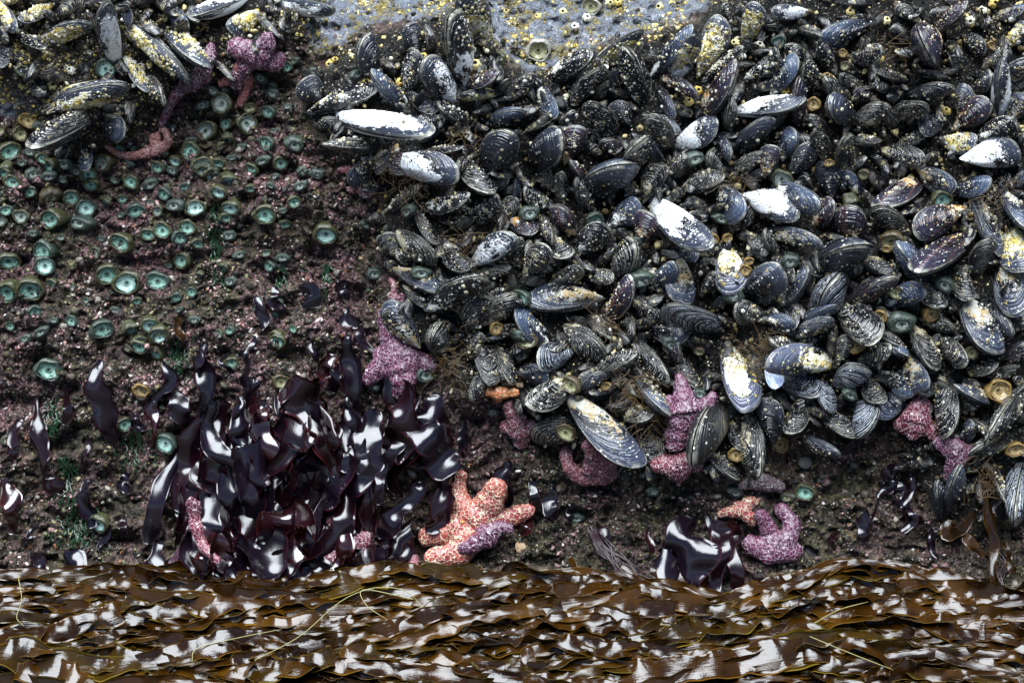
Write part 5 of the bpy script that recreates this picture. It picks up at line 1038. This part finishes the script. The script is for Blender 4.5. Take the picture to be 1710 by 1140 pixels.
BR = [(707,95,8),(738,110,9),(748,118,10),(757,112,9),(793,108,11),(790,84,6),(612,137,9),(622,140,8),(560,100,7),(550,108,8),(118,118,8),(88,142,9),(50,132,7),(1018,6,9),(1100,12,9),(1032,4,8),(1152,72,9),(1155,88,8),(1165,152,9),(1150,170,9),(1222,200,9),(1228,72,8),(1268,75,9),
      (1470,98,7),(1480,35,8),(1620,36,9),(1622,40,7),(1640,18,9),(1700,12,8),(1660,6,9),(1420,20,8),(1312,152,8),(1690,30,8),(1580,186,8),(668,138,8),(845,20,7),(940,20,8),(960,45,8),(980,30,8),(898,28,7),(250,108,7),(236,112,8),(275,30,7),(205,20,8)]
for x, y, r in BR:
    n = Vector((rr.gauss(0, .25), -1, rr.gauss(.2, .2))); lift = 0.014 if samp(M_BED, x, y) > .5 else 0.0
    o = barnacle(None, frame(n, on(x, y, lift), r / 1000 * 0.95), MB_Y if rr.random() < .75 else MB_W); bar_things.append((o, 'yellow ridged barnacle with dark mouth', x, y))

# ------------------------------------------------------------------ labels that single each thing out
ORD = ['', 'second', 'third', 'fourth', 'fifth', 'sixth', 'seventh', 'eighth', 'ninth', 'tenth']
LAND = [('the chalk-white oval mussel', 728, 145), ('the long white-backed mussel', 630, 210), ('the white-streaked upright mussel', 765, 85), ('the white three-cornered mussel', 1160, 220), ('the brightest white mussel', 1138, 372), ('the white-and-blue mussel', 1280, 345),
        ('the big plain black mussel', 1018, 295), ('the long white-capped mussel', 1278, 168), ('the yellow-crusted blue mussel', 1655, 265), ('the pink-lipped mottled mussel', 1582, 422), ('the silver ribbed mussel', 1172, 532), ('the long grey-topped mussel', 938, 505),
        ('the thick yellow-white mussel', 1215, 622), ('the yellow blue-lipped mussel', 1342, 608), ('the huge mottled mussel', 1010, 716), ('the big speckled mussel', 755, 490), ('the wide blue mussel', 1415, 50), ('the big ringed mussel', 1400, 425), ('the big rough mussel', 1640, 550),
        ('the yellow-white oval mussel', 136, 165), ('the long yellow-edged mussel', 260, 82), ('the yellow-backed mussel', 1700, 410)]
LM_LABEL = {0: 'chalk-white oval mussel near the top of the bed', 1: 'long white-backed mussel lying level at the bed edge', 2: 'tall white-streaked mussel standing upright against pale rock', 3: 'white three-cornered mussel with a black lower half', 4: 'large brilliant white mussel, the brightest in the bed', 5: 'mussel half white, half pale blue with pinkish lines',
        6: 'big smooth plain black mussel with hardly a barnacle', 7: 'long white-capped mussel lying level, dark below', 8: 'big yellow-crusted mussel with a pale blue lip', 9: 'mottled mussel with a pink and lilac lip', 10: 'long mussel ribbed all over in silver lines', 11: 'long mussel with a grey-yellow top and blue lower edge',
        12: 'very thick upright mussel with a yellow-white back', 13: 'bright yellow mussel lying level with a lilac-blue lip', 14: 'huge mottled grey mussel slanting at the rim of the bed', 15: 'big white-speckled black mussel slanting by the bed edge', 16: 'wide blue-grey mussel with a barnacle-dotted upper half', 17: 'big brown-ringed mussel with fine curved lines', 18: 'big rough grey mussel with a crusted back',
        19: 'yellow-white oval mussel with a bare blue end', 20: 'long narrow mussel edged in yellow-white barnacles', 21: 'upright mussel with a bright yellow back at the edge'}
SLAND = [(lab_, x, y) for lab_, x, y in [('the one-armed dusky star', 318, 136), ('the hunched purple star', 428, 92), ('the curled orange-pink star', 264, 248), ('the small pale pink star', 598, 306), ('the big purple star', 668, 600), ('the tall purple star', 1144, 690), ('the round pink star', 986, 772), ('the lilac-netted star', 1290, 912), ('the wine-purple star', 1530, 703), ('the mauve star', 1600, 757), ('the large orange star', 785, 872)]]
ALAND = SLAND[:7] + SLAND[8:] + [('the bulging brown anemone', 84, 323), ('the whelk shell', 272, 425), ('the white-backed mussel', 630, 210), ('the straight black frond', 345, 640), ('the twisted frond', 175, 680), ('the lone narrow frond', 68, 720), ('the green weed trickle', 358, 400), ('the highest frond scrap', 434, 520), ('the yellow-white oval mussel', 136, 165), ('the kelp bed', 100, 960)]
KLAND = [('the arching stem', 600, 990), ('the straight pale stem', 1420, 1090), ('the red feathery weed', 300, 950), ('the orange star', 785, 900), ('the broad black frond', 1145, 980), ('the dark strands', 1050, 985), ('the lilac-netted star', 1290, 925), ('the hooked blade', 1600, 890), ('the bent kelp stem', 34, 1000), ('the thin hanging blade', 1665, 985), ('the middle lower edge', 860, 1140), ('the lower left corner', 0, 1140), ('the lower right corner', 1710, 1140)]
FLAND = [('the big purple star', 668, 620), ('the dark red star', 578, 905), ('the orange star', 760, 880), ('the straight black frond', 342, 690), ('the crimson star arm', 330, 880), ('the broad arching frond', 520, 690), ('the red feathery weed', 300, 950), ('the black shoulder frond', 720, 720)]
def relation(dx, dy):
    a = math.degrees(math.atan2(dy, dx)) % 360
    return ['right of', 'below right of', 'below', 'below left of', 'left of', 'above left of', 'above', 'above right of'][int((a + 22.5) % 360 // 45)]
def label_all(items, lands, cat, group):
    """items: (object, wording, px, py). Wording + order outward from the closest landmark in one direction."""
    todo = {}
    for o, wd, x, y in items:
        nm, lx, ly = min(lands, key=lambda l: math.dist((x, y), l[1:])); todo.setdefault((wd, relation(x - lx, y - ly), nm), []).append((math.dist((x, y), (lx, ly)), o))
    for (wd, rel, nm), v in todo.items():
        v.sort(key=lambda q: q[0])
        for i, (_, o) in enumerate(v):
            if len(v) == 1: lab = f'{wd} {rel} {nm}'
            else: lab = f'{wd}, {(ORD[i] + " out") if i else "closest"} {rel} {nm}'
            tag(o, ' '.join(lab.split()), cat, group)
COATW = {'k': 'plain black', 'd': 'white-speckled black', 's': 'pale-striped black', 'S': 'silver-ribbed', 'b': 'blue-grey', 'w': 'white-crusted', 'W': 'white-streaked', 'y': 'yellow-crusted', 'Y': 'yellow-crusted', 'g': 'mottled grey', 'p': 'purple-streaked', 'r': 'ringed charcoal', 'm': 'matt charcoal'}
items = []; taken = {}
for li, (nm, lx, ly) in enumerate(LAND):
    j = min((j for j in range(len(mussel_things)) if j not in taken), key=lambda j: math.dist(((mussel_things[j][1][0] + mussel_things[j][1][2]) / 2, (mussel_things[j][1][1] + mussel_things[j][1][3]) / 2), (lx, ly)) - 0.35 * mussel_things[j][1][4])
    taken[j] = li
for j, (o, m) in enumerate(mussel_things):
    if j in taken: tag(o, LM_LABEL[taken[j]], 'mussel', 'mussels of the bed'); continue
    L = math.hypot(m[2] - m[0], m[3] - m[1]); a = abs(math.degrees(math.atan2(m[3] - m[1], m[2] - m[0]))) % 180
    items.append((o, f"{'large' if L > 72 else 'small' if L < 42 else ''} {COATW[m[5]]} {'upright' if 60 < a < 120 else 'level' if a < 28 or a > 152 else 'slanting'} mussel".strip(), (m[0] + m[2]) / 2, (m[1] + m[3]) / 2))
label_all(items, LAND + SLAND, 'mussel', 'mussels of the bed')
label_all([(o, f'{sz} {wd}'.strip(), x, y) for o, wd, x, y, sz, k in anem_things if samp(M_BED, x, y) < 0.5], ALAND, 'anemone', 'sea anemones')
label_all([(o, f'{sz} {wd} among mussels'.strip(), x, y) for o, wd, x, y, sz, k in anem_things if samp(M_BED, x, y) >= 0.5], LAND + SLAND, 'anemone', 'sea anemones')
label_all(frond_things, FLAND, 'seaweed', 'dark seaweed fronds hanging on the rock')
label_all(kelp_things, KLAND, 'kelp', 'kelp blades at the foot of the rock')
label_all(bar_things, LAND + SLAND, 'barnacle', 'large barnacles on the rock')

# ------------------------------------------------------------------ lean the rock back under the level sky
for o in scene.objects:
    if o.parent is None and o.type != 'LIGHT': o.matrix_basis = ROT @ o.matrix_basis
